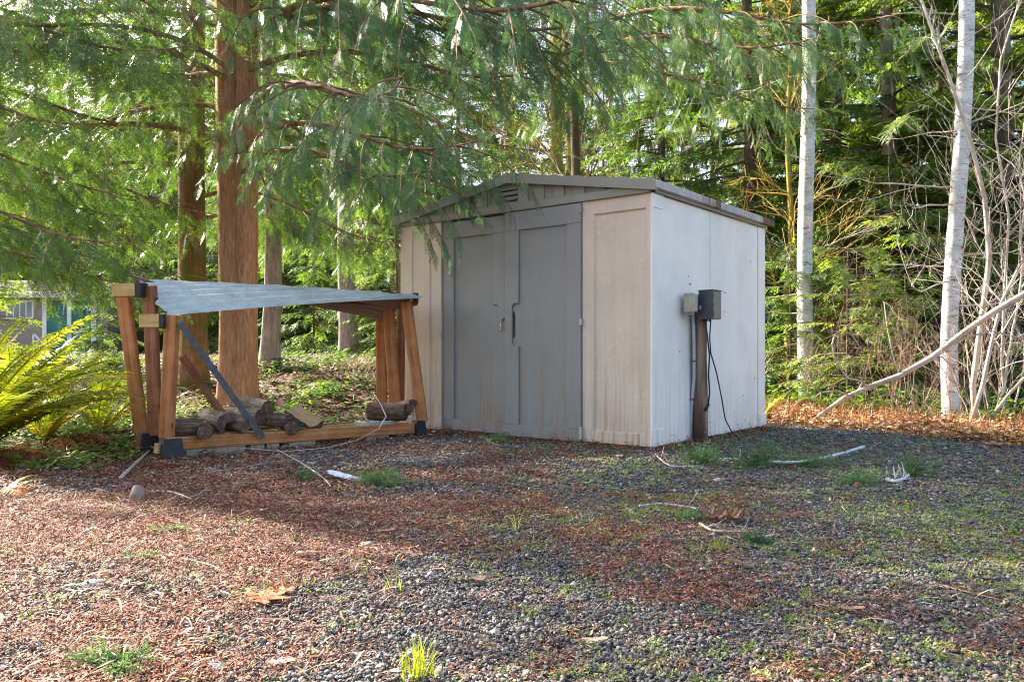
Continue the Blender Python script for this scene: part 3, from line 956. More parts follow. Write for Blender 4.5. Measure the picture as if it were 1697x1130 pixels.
def bark_mat(name, stops, vs_=(14, 14, 1.6), moss=0.0, bs=0.9, bd=0.02, mosscol=(0.10, 0.11, 0.02)):
    m, nt, b = new_mat(name)
    v = coords(nt, vs_)
    n1 = noise_n(nt, v, 1.0, 8, 0.72, 0.6)
    v2 = coords(nt, (vs_[0] * 3.2, vs_[1] * 3.2, vs_[2] * 2.2))
    n2 = noise_n(nt, v2, 1.0, 6, 0.7, 0.3)
    f = mixc(nt, 0.45, n1, n2)
    c = ramp(nt, f, stops)
    if moss:
        mn = noise_n(nt, coords(nt, (1, 1, 1)), 3.5, 6, 0.75)
        c = mixc(nt, ramp(nt, mn, [(0.62 - moss * 0.3, (0, 0, 0)), (0.72 - moss * 0.3, (0.9, 0.9, 0.9))]), c, mosscol)
    nt.links.new(c, b.inputs['Base Color'])
    b.inputs['Roughness'].default_value = 0.9
    b.inputs['Specular IOR Level'].default_value = 0.2
    bump(nt, b, f, bs, bd)
    return m


cedar_bark = bark_mat("cedar_bark", [(0.32, (0.11, 0.045, 0.024)), (0.44, (0.31, 0.145, 0.075)), (0.56, (0.48, 0.255, 0.145)), (0.70, (0.62, 0.41, 0.27))], (38, 38, 4.5))
mossy_bark = bark_mat("mossy_cedar_bark", [(0.32, (0.05, 0.025, 0.014)), (0.5, (0.20, 0.10, 0.055)), (0.68, (0.38, 0.22, 0.13))], (15, 15, 1.5), 0.5)
grey_bark = bark_mat("grey_fir_bark", [(0.32, (0.08, 0.06, 0.055)), (0.5, (0.26, 0.21, 0.195)), (0.68, (0.46, 0.40, 0.38))], (16, 16, 3.0), 0.1)
dark_bark = bark_mat("dark_conifer_bark", [(0.32, (0.03, 0.022, 0.018)), (0.5, (0.10, 0.07, 0.055)), (0.68, (0.22, 0.17, 0.14))], (16, 16, 2.0), 0.25)
twig_bark = simple("cedar_limb_bark", [(0.3, (0.09, 0.042, 0.025)), (0.5, (0.22, 0.12, 0.07)), (0.7, (0.36, 0.23, 0.15))], 12, (1, 1, 1), 0.85, 0.3)
moss_bark = bark_mat("moss_covered_bark", [(0.3, (0.05, 0.035, 0.02)), (0.5, (0.15, 0.12, 0.04)), (0.68, (0.36, 0.27, 0.07))], (9, 9, 3), 0.6, 0.6, 0.01, (0.28, 0.22, 0.03))

# birch / alder bark: pale with dark flecks
m, nt, b = new_mat("pale_birch_bark")
v = coords(nt, (1, 1, 1)); n1 = noise_n(nt, coords(nt, (9, 9, 46)), 1.0, 5, 0.75); n2 = noise_n(nt, coords(nt, (5, 5, 9)), 1.0, 5, 0.7); n3 = noise_n(nt, coords(nt, (60, 60, 60)), 1, 4, .7)
c = ramp(nt, n2, [(0.3, (0.34, 0.33, 0.33)), (0.5, (0.56, 0.55, 0.54)), (0.7, (0.74, 0.73, 0.71))])
c = mixc(nt, ramp(nt, n1, [(0.56, (0, 0, 0)), (0.62, (1, 1, 1))]), c, (0.08, 0.07, 0.065))
c = mixc(nt, ramp(nt, n3, [(0.5, (0, 0, 0)), (0.75, (0.55, 0.55, 0.55))]), c, (0.22, 0.20, 0.19))
nt.links.new(c, b.inputs['Base Color']); b.inputs['Roughness'].default_value = 0.8
bump(nt, b, n1, 0.4, 0.008)
birch_bark = m


def tube_np(bk, pts, rad, n=4):
    pts = [np.array(p, dtype=float) for p in pts]
    V = []; Fc = []
    prev = None
    for i, p in enumerate(pts):
        d = pts[min(i + 1, len(pts) - 1)] - pts[max(i - 1, 0)]; d /= (np.linalg.norm(d) + 1e-9)
        if prev is None:
            h = np.array([0, 0, 1.0]) if abs(d[2]) < .9 else np.array([1.0, 0, 0])
            x = np.cross(d, h)
        else: x = prev - d * prev.dot(d)
        x /= (np.linalg.norm(x) + 1e-9); prev = x; y = np.cross(d, x)
        for k in range(n):
            t = 2 * math.pi * k / n
            V.append(p + (x * math.cos(t) + y * math.sin(t)) * rad[i])
    for i in range(len(pts) - 1):
        for k in range(n):
            a = i * n + k; b_ = i * n + (k + 1) % n
            Fc.append((a, b_, b_ + n)); Fc.append((a, b_ + n, a + n))
    bk.V.append(np.array(V)); bk.F.append(np.array(Fc) + bk.n); bk.n += len(V)


def cedar_bough(seed, L=3.0, hi=False, mat='cedar', dens=1.0, fl=(0.17, 0.33)):
    """returns (limb mesh, foliage mesh): limb along +X drooping, curtains of sprays hanging from side twigs"""
    g = np.random.default_rng(seed)
    protos = [frond(g, 11 if hi else 8, 4 if hi else 2, 1.0, 0.30 if hi else 0.36) for _ in range(3)]
    wood = Bake(); fol = Bake()
    ns = 16; pts = []; rad = []
    p = np.zeros(3); yaw = 0.0
    for i in range(ns + 1):
        t = i / ns
        pitch = 0.12 - 0.62 * math.sin(min(1, t * 1.25) * math.pi * 0.62) + 0.42 * max(0, t - 0.6) / 0.4
        yaw += g.normal(0, 0.05)
        pts.append(p.copy()); rad.append(0.024 * L / 3 * (1 - t) ** 0.8 + 0.003)
        p = p + np.array([math.cos(yaw) * math.cos(pitch), math.sin(yaw) * math.cos(pitch), math.sin(pitch)]) * L / ns
    tube_np(wood, pts, rad, 6)
    pts = np.array(pts)
    step = 0.115 / dens
    nsec = int(L * 0.88 / step)
    for i in range(nsec):
        t = 0.10 + 0.90 * (i + g.uniform(-.3, .3)) / nsec
        t = min(0.999, max(0.02, t))
        f = t * ns; k = int(f); q = pts[k] * (1 - f + k) + pts[min(k + 1, ns)] * (f - k)
        d = pts[min(k + 1, ns)] - pts[max(k - 1, 0)]; d /= np.linalg.norm(d)
        sd_ = 1 if i % 2 else -1
        a = math.atan2(d[1], d[0]) + sd_ * g.uniform(0.6, 1.15)
        ls = (0.30 + 0.75 * math.sin(math.pi * min(1, t * 0.85 + 0.12))) * g.uniform(0.6, 1.15) * (L / 3) ** 0.5
        m_ = 6; sp_ = [q]; pit = -0.15; c = q.copy()
        for j in range(m_):
            pit -= g.uniform(0.08, 0.24)
            c = c + np.array([math.cos(a) * math.cos(pit), math.sin(a) * math.cos(pit), math.sin(pit)]) * ls / m_
            sp_.append(c.copy())
        tube_np(wood, sp_, [0.005 * (1 - j / m_) + 0.0016 for j in range(m_ + 1)], 3)
        sp_ = np.array(sp_)
        nf = max(3, int(ls / (0.042 if hi else 0.062)))
        for j in range(nf):
            u = 0.08 + 0.92 * (j + 0.5) / nf
            ff = u * m_; kk = min(int(ff), m_ - 1); qq = sp_[kk] * (1 - ff + kk) + sp_[kk + 1] * (ff - kk)
            dd_ = sp_[kk + 1] - sp_[kk]; dd_ /= np.linalg.norm(dd_)
            s2 = 1 if j % 2 else -1
            sidev = np.cross(dd_, np.array([0, 0, 1.0])); sidev /= (np.linalg.norm(sidev) + 1e-9)
            if j == nf - 1: sidev = sidev * 0
            dr = dd_ * 0.75 + sidev * s2 * g.uniform(0.4, 0.9) + np.array([0, 0, -g.uniform(0.35, 1.15) - (0.5 if hi else 0)])
            nm = np.array([0, 0, 1.0]) * 0.6 + g.normal(0, 0.45, 3) + dd_ * 0.4
            fol.put(protos[g.integers(3)], frame(dr, nm), qq, g.uniform(*fl) * (1.1 - 0.35 * u))
    tip = pts[-1]; fol.put(protos[0], frame(pts[-1] - pts[-3], np.array([0, 0, 1.0])), tip, 0.3)
    V, Fc = wood.arrays(); lm = np_mesh("limb", V, Fc, [twig_bark])
    V, Fc = fol.arrays(); fm = np_mesh("foliage", V, Fc, [needle_m[mat]])
    return lm, fm


def trunk_tube(mb, base, H, r0, r1, lean=(0, 0), n=20, flare=0.5, wob=0.03, seed=0, seg=None, lobes=0.07):
    g = random.Random(seed)
    seg = seg or max(10, int(H / 0.35))
    V = []; F_ = []
    ph = [g.uniform(0, 6.28) for _ in range(4)]
    for i in range(seg + 1):
        t = (i / seg) ** 1.25; z = H * t
        r = r0 + (r1 - r0) * t
        fl = flare * math.exp(-z / 0.35)
        cx = base[0] + lean[0] * z + wob * math.sin(z * 0.9 + ph[0]) * min(1, z); cyy = base[1] + lean[1] * z + wob * math.cos(z * 0.7 + ph[1]) * min(1, z)
        for k in range(n):
            a = 2 * math.pi * k / n
            rr = r * (1 + fl * (1 + 0.35 * math.sin(4 * a + ph[2])) + lobes * (math.sin(3 * a + ph[3] + z * .3) * 0.5 + math.sin(7 * a + ph[2] - z * .5) * 0.35 + math.sin(13 * a + z * 1.1) * .15) + g.uniform(-.012, .012))
            V.append((cx + math.cos(a) * rr, cyy + math.sin(a) * rr, base[2] - 0.12 + z))
    for i in range(seg):
        for k in range(n):
            a = i * n + k; b_ = i * n + (k + 1) % n
            F_.append((a, b_, b_ + n, a + n))
    F_.append(tuple(range(len(V) - n, len(V))))
    mb.add(V, F_, 0, True)


print("boughs")
BOUGH = [cedar_bough(100 + i, 3.0, False, 'cedar', 1.0) for i in range(4)]
BOUGH_HI = [cedar_bough(200 + i, 2.6, True, 'near', 1.1, (0.11, 0.21)) for i in range(3)]


def hang_bough(tree, proto, pos, yaw, pitch=0.0, s=1.0, label=None):
    lm, fm = proto
    o = link_mesh("limb", lm, tree); o.location = Vector(pos) - tree.location
    o.rotation_euler = (random.uniform(-.12, .12), -pitch, yaw); o.scale = (s, s, s)
    f = link_mesh("foliage", fm, o)
    if label: o['label'] = label
    return o


def random_boughs(tree, x, y, z0, z1, n, s0, s1, protos, avoid=None, r=0.2, rs=random):
    for i in range(n):
        z = z0 + (z1 - z0) * (i + rs.random()) / n
        for _ in range(20):
            yaw = rs.uniform(0, 2 * math.pi)
            if not avoid or not avoid(yaw, z): break
        t = (z - z0) / max(0.1, z1 - z0)
        s = s0 + (s1 - s0) * t
        hang_bough(tree, rs.choice(protos), (x + r * math.cos(yaw), y + r * math.sin(yaw), z), yaw, rs.uniform(-0.05, 0.25), s * rs.uniform(0.8, 1.15))


rt = random.Random(5)
# --- the big double-stemmed cedar behind the rack
bx, by = (392 - 848.5) / F * 9.0, 9.0
z = hz(bx, by)
big_cedar = thing("cedar_tree", "big red barked cedar with twin fused trunks behind the firewood rack", "tree", (bx, by, z))
mb = MB()
trunk_tube(mb, (-0.050, 0.02, 0), 14, 0.150, 0.085, (-0.011, 0), 26, 0.5, 0.01, 1)
mb.build("trunk", cedar_bark, big_cedar)
mb = MB()
trunk_tube(mb, (0.050, 0.03, 0), 14, 0.142, 0.08, (0.014, 0.0), 26, 0.5, 0.01, 2)
mb.build("trunk", cedar_bark, big_cedar)
# boughs: high ones all round; long ones reaching over the rack towards the shed and the camera
random_boughs(big_cedar, bx, by, 4.4, 12.5, 22, 1.25, 0.7, BOUGH, avoid=lambda yw, z: R(252) < yw < R(314), rs=rt)
for (yw, zz, s, hi) in ((-49, 2.75, 1.45, 1), (-44, 3.0, 1.55, 1), (-50, 3.3, 1.7, 1), (-35, 4.2, 1.8, 1), (-42, 4.2, 1.9, 1), (-26, 4.5, 1.8, 1), (-47, 4.9, 1.9, 1), (-20, 3.9, 1.35, 0), (-5, 4.3, 1.5, 0), (12, 3.7, 1.2, 0),
                        (-112, 3.9, 1.1, 0), (-130, 3.8, 1.25, 0), (170, 3.5, 1.2, 0), (150, 3.9, 1.3, 0), (-150, 3.1, 1.2, 0), (-165, 4.4, 1.4, 0), (40, 3.2, 1.0, 0), (70, 3.5, 1.1, 0), (100, 3.0, 1.0, 0), (-30, 5.4, 1.7, 1), (-125, 5.2, 1.5, 0)):
    hang_bough(big_cedar, rt.choice(BOUGH_HI if hi else BOUGH), (bx + 0.15 * math.cos(R(yw)), by + 0.15 * math.sin(R(yw)), zz), R(yw), 0.1, s)
# --- the mossy cedar to its left
cx_, cy2 = (319 - 848.5) / F * 10.4, 10.4
z = hz(cx_, cy2)
cedar2 = thing("cedar_tree", "slimmer mossy cedar standing left of the big twin trunked cedar", "tree", (cx_, cy2, z))
mb = MB(); trunk_tube(mb, (0, 0, 0), 13, 0.185, 0.09, (0.002, 0), 24, 0.35, 0.03, 3); mb.build("trunk", mossy_bark, cedar2)
random_boughs(cedar2, cx_, cy2, 2.4, 11, 28, 1.1, 0.7, BOUGH, rs=rt)
# --- a cedar left of the frame's edge whose boughs fill the upper left
dx_, dy_ = -6.3, 7.4
z = hz(dx_, dy_)
cedar3 = thing("cedar_tree", "cedar whose low drooping boughs fill the upper left above the ferns", "tree", (dx_, dy_, z))
mb = MB(); trunk_tube(mb, (0, 0, 0), 12, 0.2, 0.09, (0, 0), 20, 0.4, 0.03, 4); mb.build("trunk", cedar_bark, cedar3)
for (yw, zz, s) in ((10, 2.7, 0.95), (-12, 3.1, 1.0), (-30, 2.7, 0.9), (28, 2.5, 0.9), (45, 3.0, 1.2), (0, 3.8, 1.2), (18, 3.9, 1.1), (-14, 4.1, 1.2), (8, 4.5, 1.25), (24, 5.0, 1.3), (14, 3.3, 1.0), (-24, 3.6, 1.1), (60, 2.6, 1.1), (35, 4.2, 1.0), (-8, 2.15, 1.05), (16, 2.0, 1.0), (30, 1.9, 0.9), (-28, 2.1, 0.8), (2, 1.9, 0.8), (22, 1.8, 0.8), (-5, 4.9, 1.1), (-45, 4.4, 1.0), (80, 3.5, 1.2)):
    hang_bough(cedar3, rt.choice(BOUGH), (dx_ + 0.15 * math.cos(R(yw)), dy_ + 0.15 * math.sin(R(yw)), zz), R(yw), 0.1, s)

# --- conifers of the forest: crown meshes shared between trees
def needle_spray(g, n=8):
    """small drooping conifer branchlet of unit length"""
    V = []; Fc = []
    for i in range(n):
        t = i / n
        for s in (-1, 1):
            ln = 0.42 * (1 - t * 0.8) * g.uniform(0.7, 1.2)
            a = g.uniform(0.5, 1.0); k = len(V)
            w = 0.055
            dx, dy = s * math.sin(a) * ln, math.cos(a) * ln
            zz = g.uniform(-0.12, 0.03)
            V.extend([(0, t, -.1 * t * t), (dx * .5 - dy * w * s * 3, t + dy * .5 + dx * w * s * 2, zz * .5 - .1 * t * t), (dx, t + dy, zz - .1 * t * t), (dx * .5 + dy * w * s * 3, t + dy * .5 - dx * w * s * 2, zz * .5 - .1 * t * t)])
            Fc.extend([(k, k + 1, k + 2), (k, k + 2, k + 3)])
    k = len(V); V.extend([(-.05, .7, -.05), (.05, .7, -.05), (0, 1.08, -.16)]); Fc.append((k, k + 1, k + 2))
    return np.array(V), np.array(Fc)


def conifer(seed, H, base_r, z0, mat, spray=0.42, per=1.0, droop=0.5, gap=0.42):
    g = np.random.default_rng(seed)
    protos = [needle_spray(g, 6) for _ in range(3)]
    fol = Bake(); wood = Bake()
    z = z0
    while z < H - 0.4:
        t = (z - z0) / (H - z0)
        nb = g.integers(3, 6)
        for _ in range(nb):
            a = g.uniform(0, 6.28)
            L = base_r * (1 - t) ** 0.75 * g.uniform(0.55, 1.15) + 0.25
            m_ = 5; c = np.array([0, 0, z + g.uniform(-.2, .2)]); pts = [c]; pit = 0.18 - droop * 0.4 + t * .4
            for j in range(m_):
                pit -= droop * g.uniform(0.03, 0.16)
                a2 = a + g.normal(0, 0.06)
                c = c + np.array([math.cos(a2) * math.cos(pit), math.sin(a2) * math.cos(pit), math.sin(pit)]) * L / m_; pts.append(c)
            pts = np.array(pts)
            tube_np(wood, pts, [0.022 * (1 - j / m_) * (L / 2) + 0.004 for j in range(m_ + 1)], 3)
            ns = int(L / (0.17 / per)) + 2
            for j in range(ns):
                u = 0.18 + 0.82 * (j + g.random()) / ns; ff = min(u, .999) * m_; kk = int(ff)
                q = pts[kk] * (1 - ff + kk) + pts[kk + 1] * (ff - kk)
                d = pts[kk + 1] - pts[kk]; d /= np.linalg.norm(d)
                for s in (-1, 1):
                    sv = np.array([-d[1], d[0], 0]) * s
                    dr = d * g.uniform(.5, 1.0) + sv * g.uniform(.4, 1.1) + np.array([0, 0, -g.uniform(0, droop * 1.1)])
                    fol.put(protos[g.integers(3)], frame(dr, np.array([0, 0, 1.0]) + g.normal(0, .35, 3)), q, spray * g.uniform(.6, 1.3) * (0.65 + 0.5 * (1 - abs(2 * u - 1))))
        z += gap * g.uniform(0.7, 1.3)
    V, Fc = fol.arrays(); V2, F2 = wood.arrays()
    me = np_mesh("crown", np.concatenate([V, V2]), np.concatenate([Fc, F2 + len(V)]), [needle_m[mat], dark_bark], np.concatenate([np.zeros(len(Fc)), np.ones(len(F2))]))
    return me


print("conifers")
FIRS = [(conifer(11, 20, 3.6, 0.6, 'fir', 0.46, 1.35, 0.7, 0.34), 20, 0.20), (conifer(12, 17, 3.2, 0.5, 'dark', 0.42, 1.35, 0.85, 0.32), 17, 0.17), (conifer(13, 22, 3.8, 1.0, 'fir', 0.46, 1.35, 0.5, 0.38), 22, 0.22)]
SMALL = [conifer(21, 3.4, 1.25, 0.15, 'dark', 0.22, 1.5, 0.75, 0.16), conifer(22, 2.6, 1.1, 0.1, 'fir', 0.2, 1.5, 0.6, 0.15)]
trunk_me = {}
for i, (me, H, r) in enumerate(FIRS):
    mb = MB(); trunk_tube(mb, (0, 0, 0), H, r, 0.02, (0, 0), 12, 0.4, 0.05, 30 + i, 14); trunk_me[i] = mb.mesh("trunk", grey_bark if i != 1 else dark_bark)


def fir(px, Y, kind, label, s=1.0, group=None, zoff=0.0):
    x = (px - 848.5) / F * Y
    t = thing("fir_tree" if kind != 1 else "hemlock_tree", label, "tree", (x, Y, hz(x, Y) + zoff), rt.uniform(0, 6.28), group)
    t.scale = (s, s, s * rt.uniform(0.95, 1.1))
    link_mesh("trunk", trunk_me[kind], t); link_mesh("crown", FIRS[kind][0], t)
    return t


rowlab = "tall dense evergreen in the forest wall behind the yard"
WALL_LABEL = {1560: "tall evergreen directly behind the right hand birch trunk", 1640: "tall evergreen behind the slender bare stems near the right edge", 1310: "tall evergreen standing far back just left of the left birch trunk",
              1500: "tall evergreen deep in the forest midway between the two birches", 1400: "far evergreen just right of the left birch, deep in the forest", 1180: "evergreen showing above the rear part of the shed's side eave",
              1260: "very far evergreen above the shed's right rear corner", 1060: "far evergreen above the shed's right front corner", 940: "far evergreen behind the thick mossy maple trunk above the roof",
              820: "far evergreen above the gable vent of the shed", 700: "far evergreen above the shed's left eave"}
fir(1470, 14.5, 0, "broad light green fir between the two pale birch trunks", 0.95)
fir(1660, 14.0, 2, "fir with layered branches at the right edge behind the bare shrubs", 0.95)
fir(1240, 15.5, 1, "dark drooping hemlock behind the shed's right rear corner", 0.95)
fir(1385, 18, 1, "dark hemlock right of the pale birch beside the shed", 1.0)
fir(1095, 16.5, 1, "hemlock with a narrow trunk rising behind the middle of the shed roof", 0.75)
for px_i, Y in ((1560, 19), (1750, 17), (1850, 20), (1310, 23), (1500, 26), (1640, 24), (1180, 25), (1060, 31), (1400, 30), (940, 40), (820, 40), (1260, 34), (700, 40), (1900, 27), (1000, 44), (1130, 42)):
    fir(px_i, Y, rt.choice([0, 1, 2]), WALL_LABEL.get(px_i, rowlab), rt.uniform(0.8, 1.05), "evergreens of the forest wall")
for px_i, Y, s in ((600, 22, .5), (480, 24, .5), (-120, 40, 1), (-20, 43, 1), (90, 41, 1), (160, 45, 1.1), (240, 42, 1), (300, 45, 1), (360, 41, 1), (440, 44, 1.05), (500, 41, 1), (560, 43, 1), (620, 40, 1), (680, 42, 1), (760, 41, 1.1), (850, 43, 1.1), (380, 30, .8), (250, 33, .9), (120, 38, .9), (0, 36, .9), (540, 34, .9), (-80, 34, .7), (430, 38, 1), (310, 40, 1), (190, 41, 1), (60, 44, 1), (650, 30, .9), (-160, 42, .8)):
    fir(px_i, Y, rt.choice([0, 1, 2]), "evergreen standing far back in the woods on the left side", s, "evergreens far back on the left")
for px_i, Y, k, s, lab in ((1405, 11.0, 1, 1.1, "bright green young fir in front of the birch beside the shed"), (1310, 12.5, 0, 1.0, "young hemlock behind the shed's right rear corner"),
                          (1500, 11.5, 0, 0.85, "low dark young hemlock behind the leaning pale branch"), (1690, 12.0, 0, 1.3, "young hemlock at the right edge behind the bare stems"), (1560, 12.5, 1, 1.5, "light green young fir right behind the right hand birch"), (1630, 14, 1, 2.0, "tall light green young fir behind the slender bare stems"), (1480, 15, 0, 2.3, "tall young hemlock deeper between the two birches"), (1380, 14.5, 1, 2.2, "light green young fir deeper behind the left birch"), (1420, 12.2, 0, 1.0, "low dark young hemlock right of the bright young fir"), (1740, 13, 1, 2.0, "young fir cut by the right edge of the view"), (1450, 13.5, 0, 1.6, "young hemlock filling the gap between the birch trunks"),
                          (170, 11.5, 0, 0.5, "young hemlock partly hiding the far cottage's doors"), (-10, 12.5, 1, 0.8, "young fir partly hiding the far cottage's window"), (640, 15.5, 0, 0.8, "young hemlock between the rack and the shed's left wall"), (520, 17.5, 0, 1.0, "young hemlock on the bank seen under the metal roof")):
    x = (px_i - 848.5) / F * Y
    t = thing("young_fir" if k else "young_hemlock", lab, "tree", (x, Y, hz(x, Y) - 0.05), rt.uniform(0, 6)); t.scale = (s,) * 3
    mb = MB(); mb.tube([(0, 0, -0.1), (0, 0, 3.0 if not k else 2.3)], [0.03, 0.008], 6); mb.build("trunk", dark_bark, t)
    link_mesh("crown", SMALL[k], t)

for px_i, Y, k, s in ((-60, 30, 0, 2.4), (30, 31, 1, 2.6), (110, 30, 0, 2.3), (205, 27, 1, 2.2), (265, 29, 0, 2.4), (330, 26, 1, 2.0), (395, 24, 0, 1.9), (455, 27, 0, 2.3), (520, 23, 1, 1.8), (575, 25, 0, 2.2), (625, 20, 1, 1.5), (660, 22, 0, 1.8), (230, 33, 1, 3), (130, 35, 0, 3), (0, 37, 1, 3), (480, 33, 1, 3), (360, 34, 0, 3), (-100, 40, 0, 4.5), (50, 42, 0, 4.5), (160, 40, 1, 4.6), (280, 42, 0, 4.4), (400, 40, 1, 4.4), (520, 41, 0, 4.2), (620, 36, 0, 4), (720, 38, 1, 4), (-40, 39, 1, 4.5)):
    x = (px_i - 848.5) / F * Y
    t = thing("young_hemlock", "bushy young conifer filling the far edge of the woods behind the bank", "tree", (x, Y, hz(x, Y) - 0.1), rt.uniform(0, 6), "bushy conifers beyond the bank"); t.scale = (s,) * 3
    mb = MB(); mb.tube([(0, 0, -0.1), (0, 0, 3.0 if not k else 2.3)], [0.03, 0.008], 6); mb.build("trunk", dark_bark, t)
    link_mesh("crown", SMALL[k], t)

# --- bare trees and shrubs
def grow(bk, g, p, d, L, r, depth, up=0.12, spread=0.6, curl=0.12, nside=4, kids=(2, 4), minr=0.0022):
    n = max(3, int(L / 0.14)); pts = [p]; rad = [r]; dirs = [d]
    c = p.copy(); dd_ = d.copy()
    for i in range(n):
        dd_ = dd_ + g.normal(0, curl, 3) + np.array([0, 0, up * 0.3]); dd_ /= np.linalg.norm(dd_)
        c = c + dd_ * L / n; pts.append(c.copy()); rad.append(max(minr, r * (1 - 0.62 * (i + 1) / n))); dirs.append(dd_.copy())
    tube_np(bk, pts, rad, max(3, nside))
    if depth <= 0 or r < minr * 1.05: return
    for _ in range(g.integers(*kids) + int(L * 1.6)):
        k = g.integers(max(1, n // 4), n + 1)
        a = g.normal(0, 1, 3); a -= dirs[k] * a.dot(dirs[k]); a /= np.linalg.norm(a)
        nd_ = dirs[k] + a * spread * g.uniform(0.6, 1.4) + np.array([0, 0, up]); nd_ /= np.linalg.norm(nd_)
        grow(bk, g, pts[k], nd_, L * g.uniform(0.35, 0.65), rad[k] * 0.62, depth - 1, up, spread, curl * 1.15, nside - 1, kids, minr)


pale_twig = simple("pale_grey_twig", [(0.3, (0.28, 0.22, 0.17)), (0.5, (0.46, 0.38, 0.31)), (0.7, (0.62, 0.54, 0.46))], 6, rough=0.8, bs=0)
red_twig = simple("reddish_twig", [(0.3, (0.16, 0.085, 0.06)), (0.7, (0.38, 0.24, 0.18))], 6, rough=0.7, bs=0)
gold_twig = simple("golden_moss_twig", [(0.3, (0.20, 0.13, 0.035)), (0.5, (0.42, 0.28, 0.07)), (0.7, (0.62, 0.46, 0.16))], 5, rough=0.9, bs=0)
dead_twig = simple("dark_dead_twig", [(0.3, (0.07, 0.055, 0.045)), (0.7, (0.22, 0.18, 0.15))], 6, rough=0.9, bs=0)


def bare(seed, stems, H, r, depth, **kw):
    g = np.random.default_rng(seed); bk = Bake()
    for i in range(stems):
        a = g.uniform(0, 6.28); lean = g.uniform(0.05, 0.4) if stems > 1 else 0.03
        grow(bk, g, np.array([g.normal(0, .04 * stems), g.normal(0, .04 * stems), -0.05]), np.array([math.cos(a) * lean, math.sin(a) * lean, 1.0]), H * g.uniform(.75, 1.1), r * g.uniform(.7, 1.1), depth, **kw)
    return bk.arrays()



# --- single trunks
def plain_trunk(name, px, Y, r, H, mat, label, lean=(0, 0), flare=0.4, seed=1, z=None, r1=None, group=None, cat="tree", boughs=0):
    x = (px - 848.5) / F * Y
    t = thing(name, label, cat, (x, Y, hz(x, Y) if z is None else z), 0, group)
    mb = MB(); trunk_tube(mb, (0, 0, 0), H, r, r1 or r * 0.55, lean, 18, flare, 0.04, seed); mb.build("trunk", mat, t)
    return t


b1 = plain_trunk("birch_tree", 1336, 12.2, 0.120, 11, birch_bark, "straight pale birch just right of the shed", (0.003, 0), 0.1, 41, r1=0.085)
b2 = plain_trunk("birch_tree", 1577, 8.7, 0.086, 9, birch_bark, "pale birch trunk among the bare shrubs on the right", (0.022, 0.0), 0.15, 42, r1=0.07)
for t_, rr, hh in ((b1, .105, 8.5), (b2, .078, 6.5)):
    g = np.random.default_rng(int(rr * 1000))
    for i in range(15):
        z_ = g.uniform(0.9, hh); a = g.choice([0.0, math.pi]) + g.normal(0, .7); bk = Bake()
        lx = (0.022 if t_ is b2 else 0.003) * z_
        st = np.array([lx + math.cos(a) * rr * .8, math.sin(a) * rr * .8, z_])
        grow(bk, g, st, np.array([math.cos(a), math.sin(a), g.uniform(-.1, .25)]), g.uniform(.35, 1.5), 0.010, 2, 0.03, .6, .12, 4, (1, 3), .0028)
        V, Fc = bk.arrays(); link_mesh("dead_branch", np_mesh("dead_branch", V, Fc, [pale_twig]), t_)
    for i in range(26):
        z_ = g.uniform(0.4, hh); a = g.uniform(-math.pi, 0); lx = (0.022 if t_ is b2 else 0.003) * z_
        mb = MB(); p = Vector((lx + math.cos(a) * rr * .9, math.sin(a) * rr * .9, z_)); mb.tube([p, p + Vector((math.cos(a) * rr * .22, math.sin(a) * rr * .22, .012))], [.016, .004], 6); mb.build("branch_stub", dead_twig, t_)
p1 = plain_trunk("fir_tree", 447, 11.6, 0.125, 12, grey_bark, "slim pale grey trunk behind the rack right of the big cedar", (0.004, 0), 0.4, 43, r1=0.08)
p2 = plain_trunk("fir_tree", 578, 15.5, 0.175, 13, grey_bark, "grey lichened trunk with mossy roots on the bank left of the shed", (-0.01, 0), 0.6, 44)
for t_, n_, z0_ in ((p1, 14, 3.0), (p2, 16, 2.5)):
    random_boughs(t_, t_.location.x, t_.location.y, z0_, 10, n_, 0.75, 0.5, BOUGH, rs=rt)
p3 = plain_trunk("cedar_tree", 660, 9.6, 0.028, 5, dark_bark, "thin dark sapling trunk beside the shed's left wall", (0.0, 0), 0.2, 45)
random_boughs(p3, p3.location.x, p3.location.y, 1.6, 4.5, 6, 0.35, 0.3, BOUGH, rs=rt, r=0.02)
# cedar behind the shed, its long boughs hang in the top right
x_, y_ = 0.9, 11.5
cedar4 = thing("cedar_tree", "tall cedar behind the shed roof with long hanging curtains of sprays", "tree", (x_, y_, hz(x_, y_)))
mb = MB(); trunk_tube(mb, (0, 0, 0), 12, 0.075, 0.04, (0, 0), 14, 0.3, 0.03, 46); mb.build("trunk", dark_bark, cedar4)
for (yw, zz, s) in ((-100, 5.2, 1.5), (-70, 5.4, 1.6), (-52, 4.9, 1.5), (-38, 5.3, 1.7), (-15, 4.7, 1.3), (-80, 4.6, 1.1), (-20, 5.2, 1.2), (-85, 6.6, 1.6), (-120, 6.4, 1.3), (-30, 6.8, 1.4), (10, 6, 1.2), (-60, 7.2, 1.5), (40, 5.5, 1.1), (100, 5.5, 1.1), (160, 5.6, 0.9), (-10, 7.8, 1.2), (-110, 7.8, 1.2)):
    hang_bough(cedar4, rt.choice(BOUGH_HI if yw < 0 and zz < 6 else BOUGH), (x_ + 0.1 * math.cos(R(yw)), y_ + 0.1 * math.sin(R(yw)), zz), R(yw), 0.05, s)


print("bare")
BARE = []
for i, a_ in enumerate(((61, 3, 3.2, 0.015, 3), (62, 2, 3.8, 0.018, 3), (63, 4, 1.3, 0.008, 2), (64, 3, 2.2, 0.014, 3))):
    V, Fc = bare(*a_); BARE.append((V, Fc))


def bare_mesh(i, mat, nm="stems"): return np_mesh(nm, BARE[i][0], BARE[i][1], [mat])


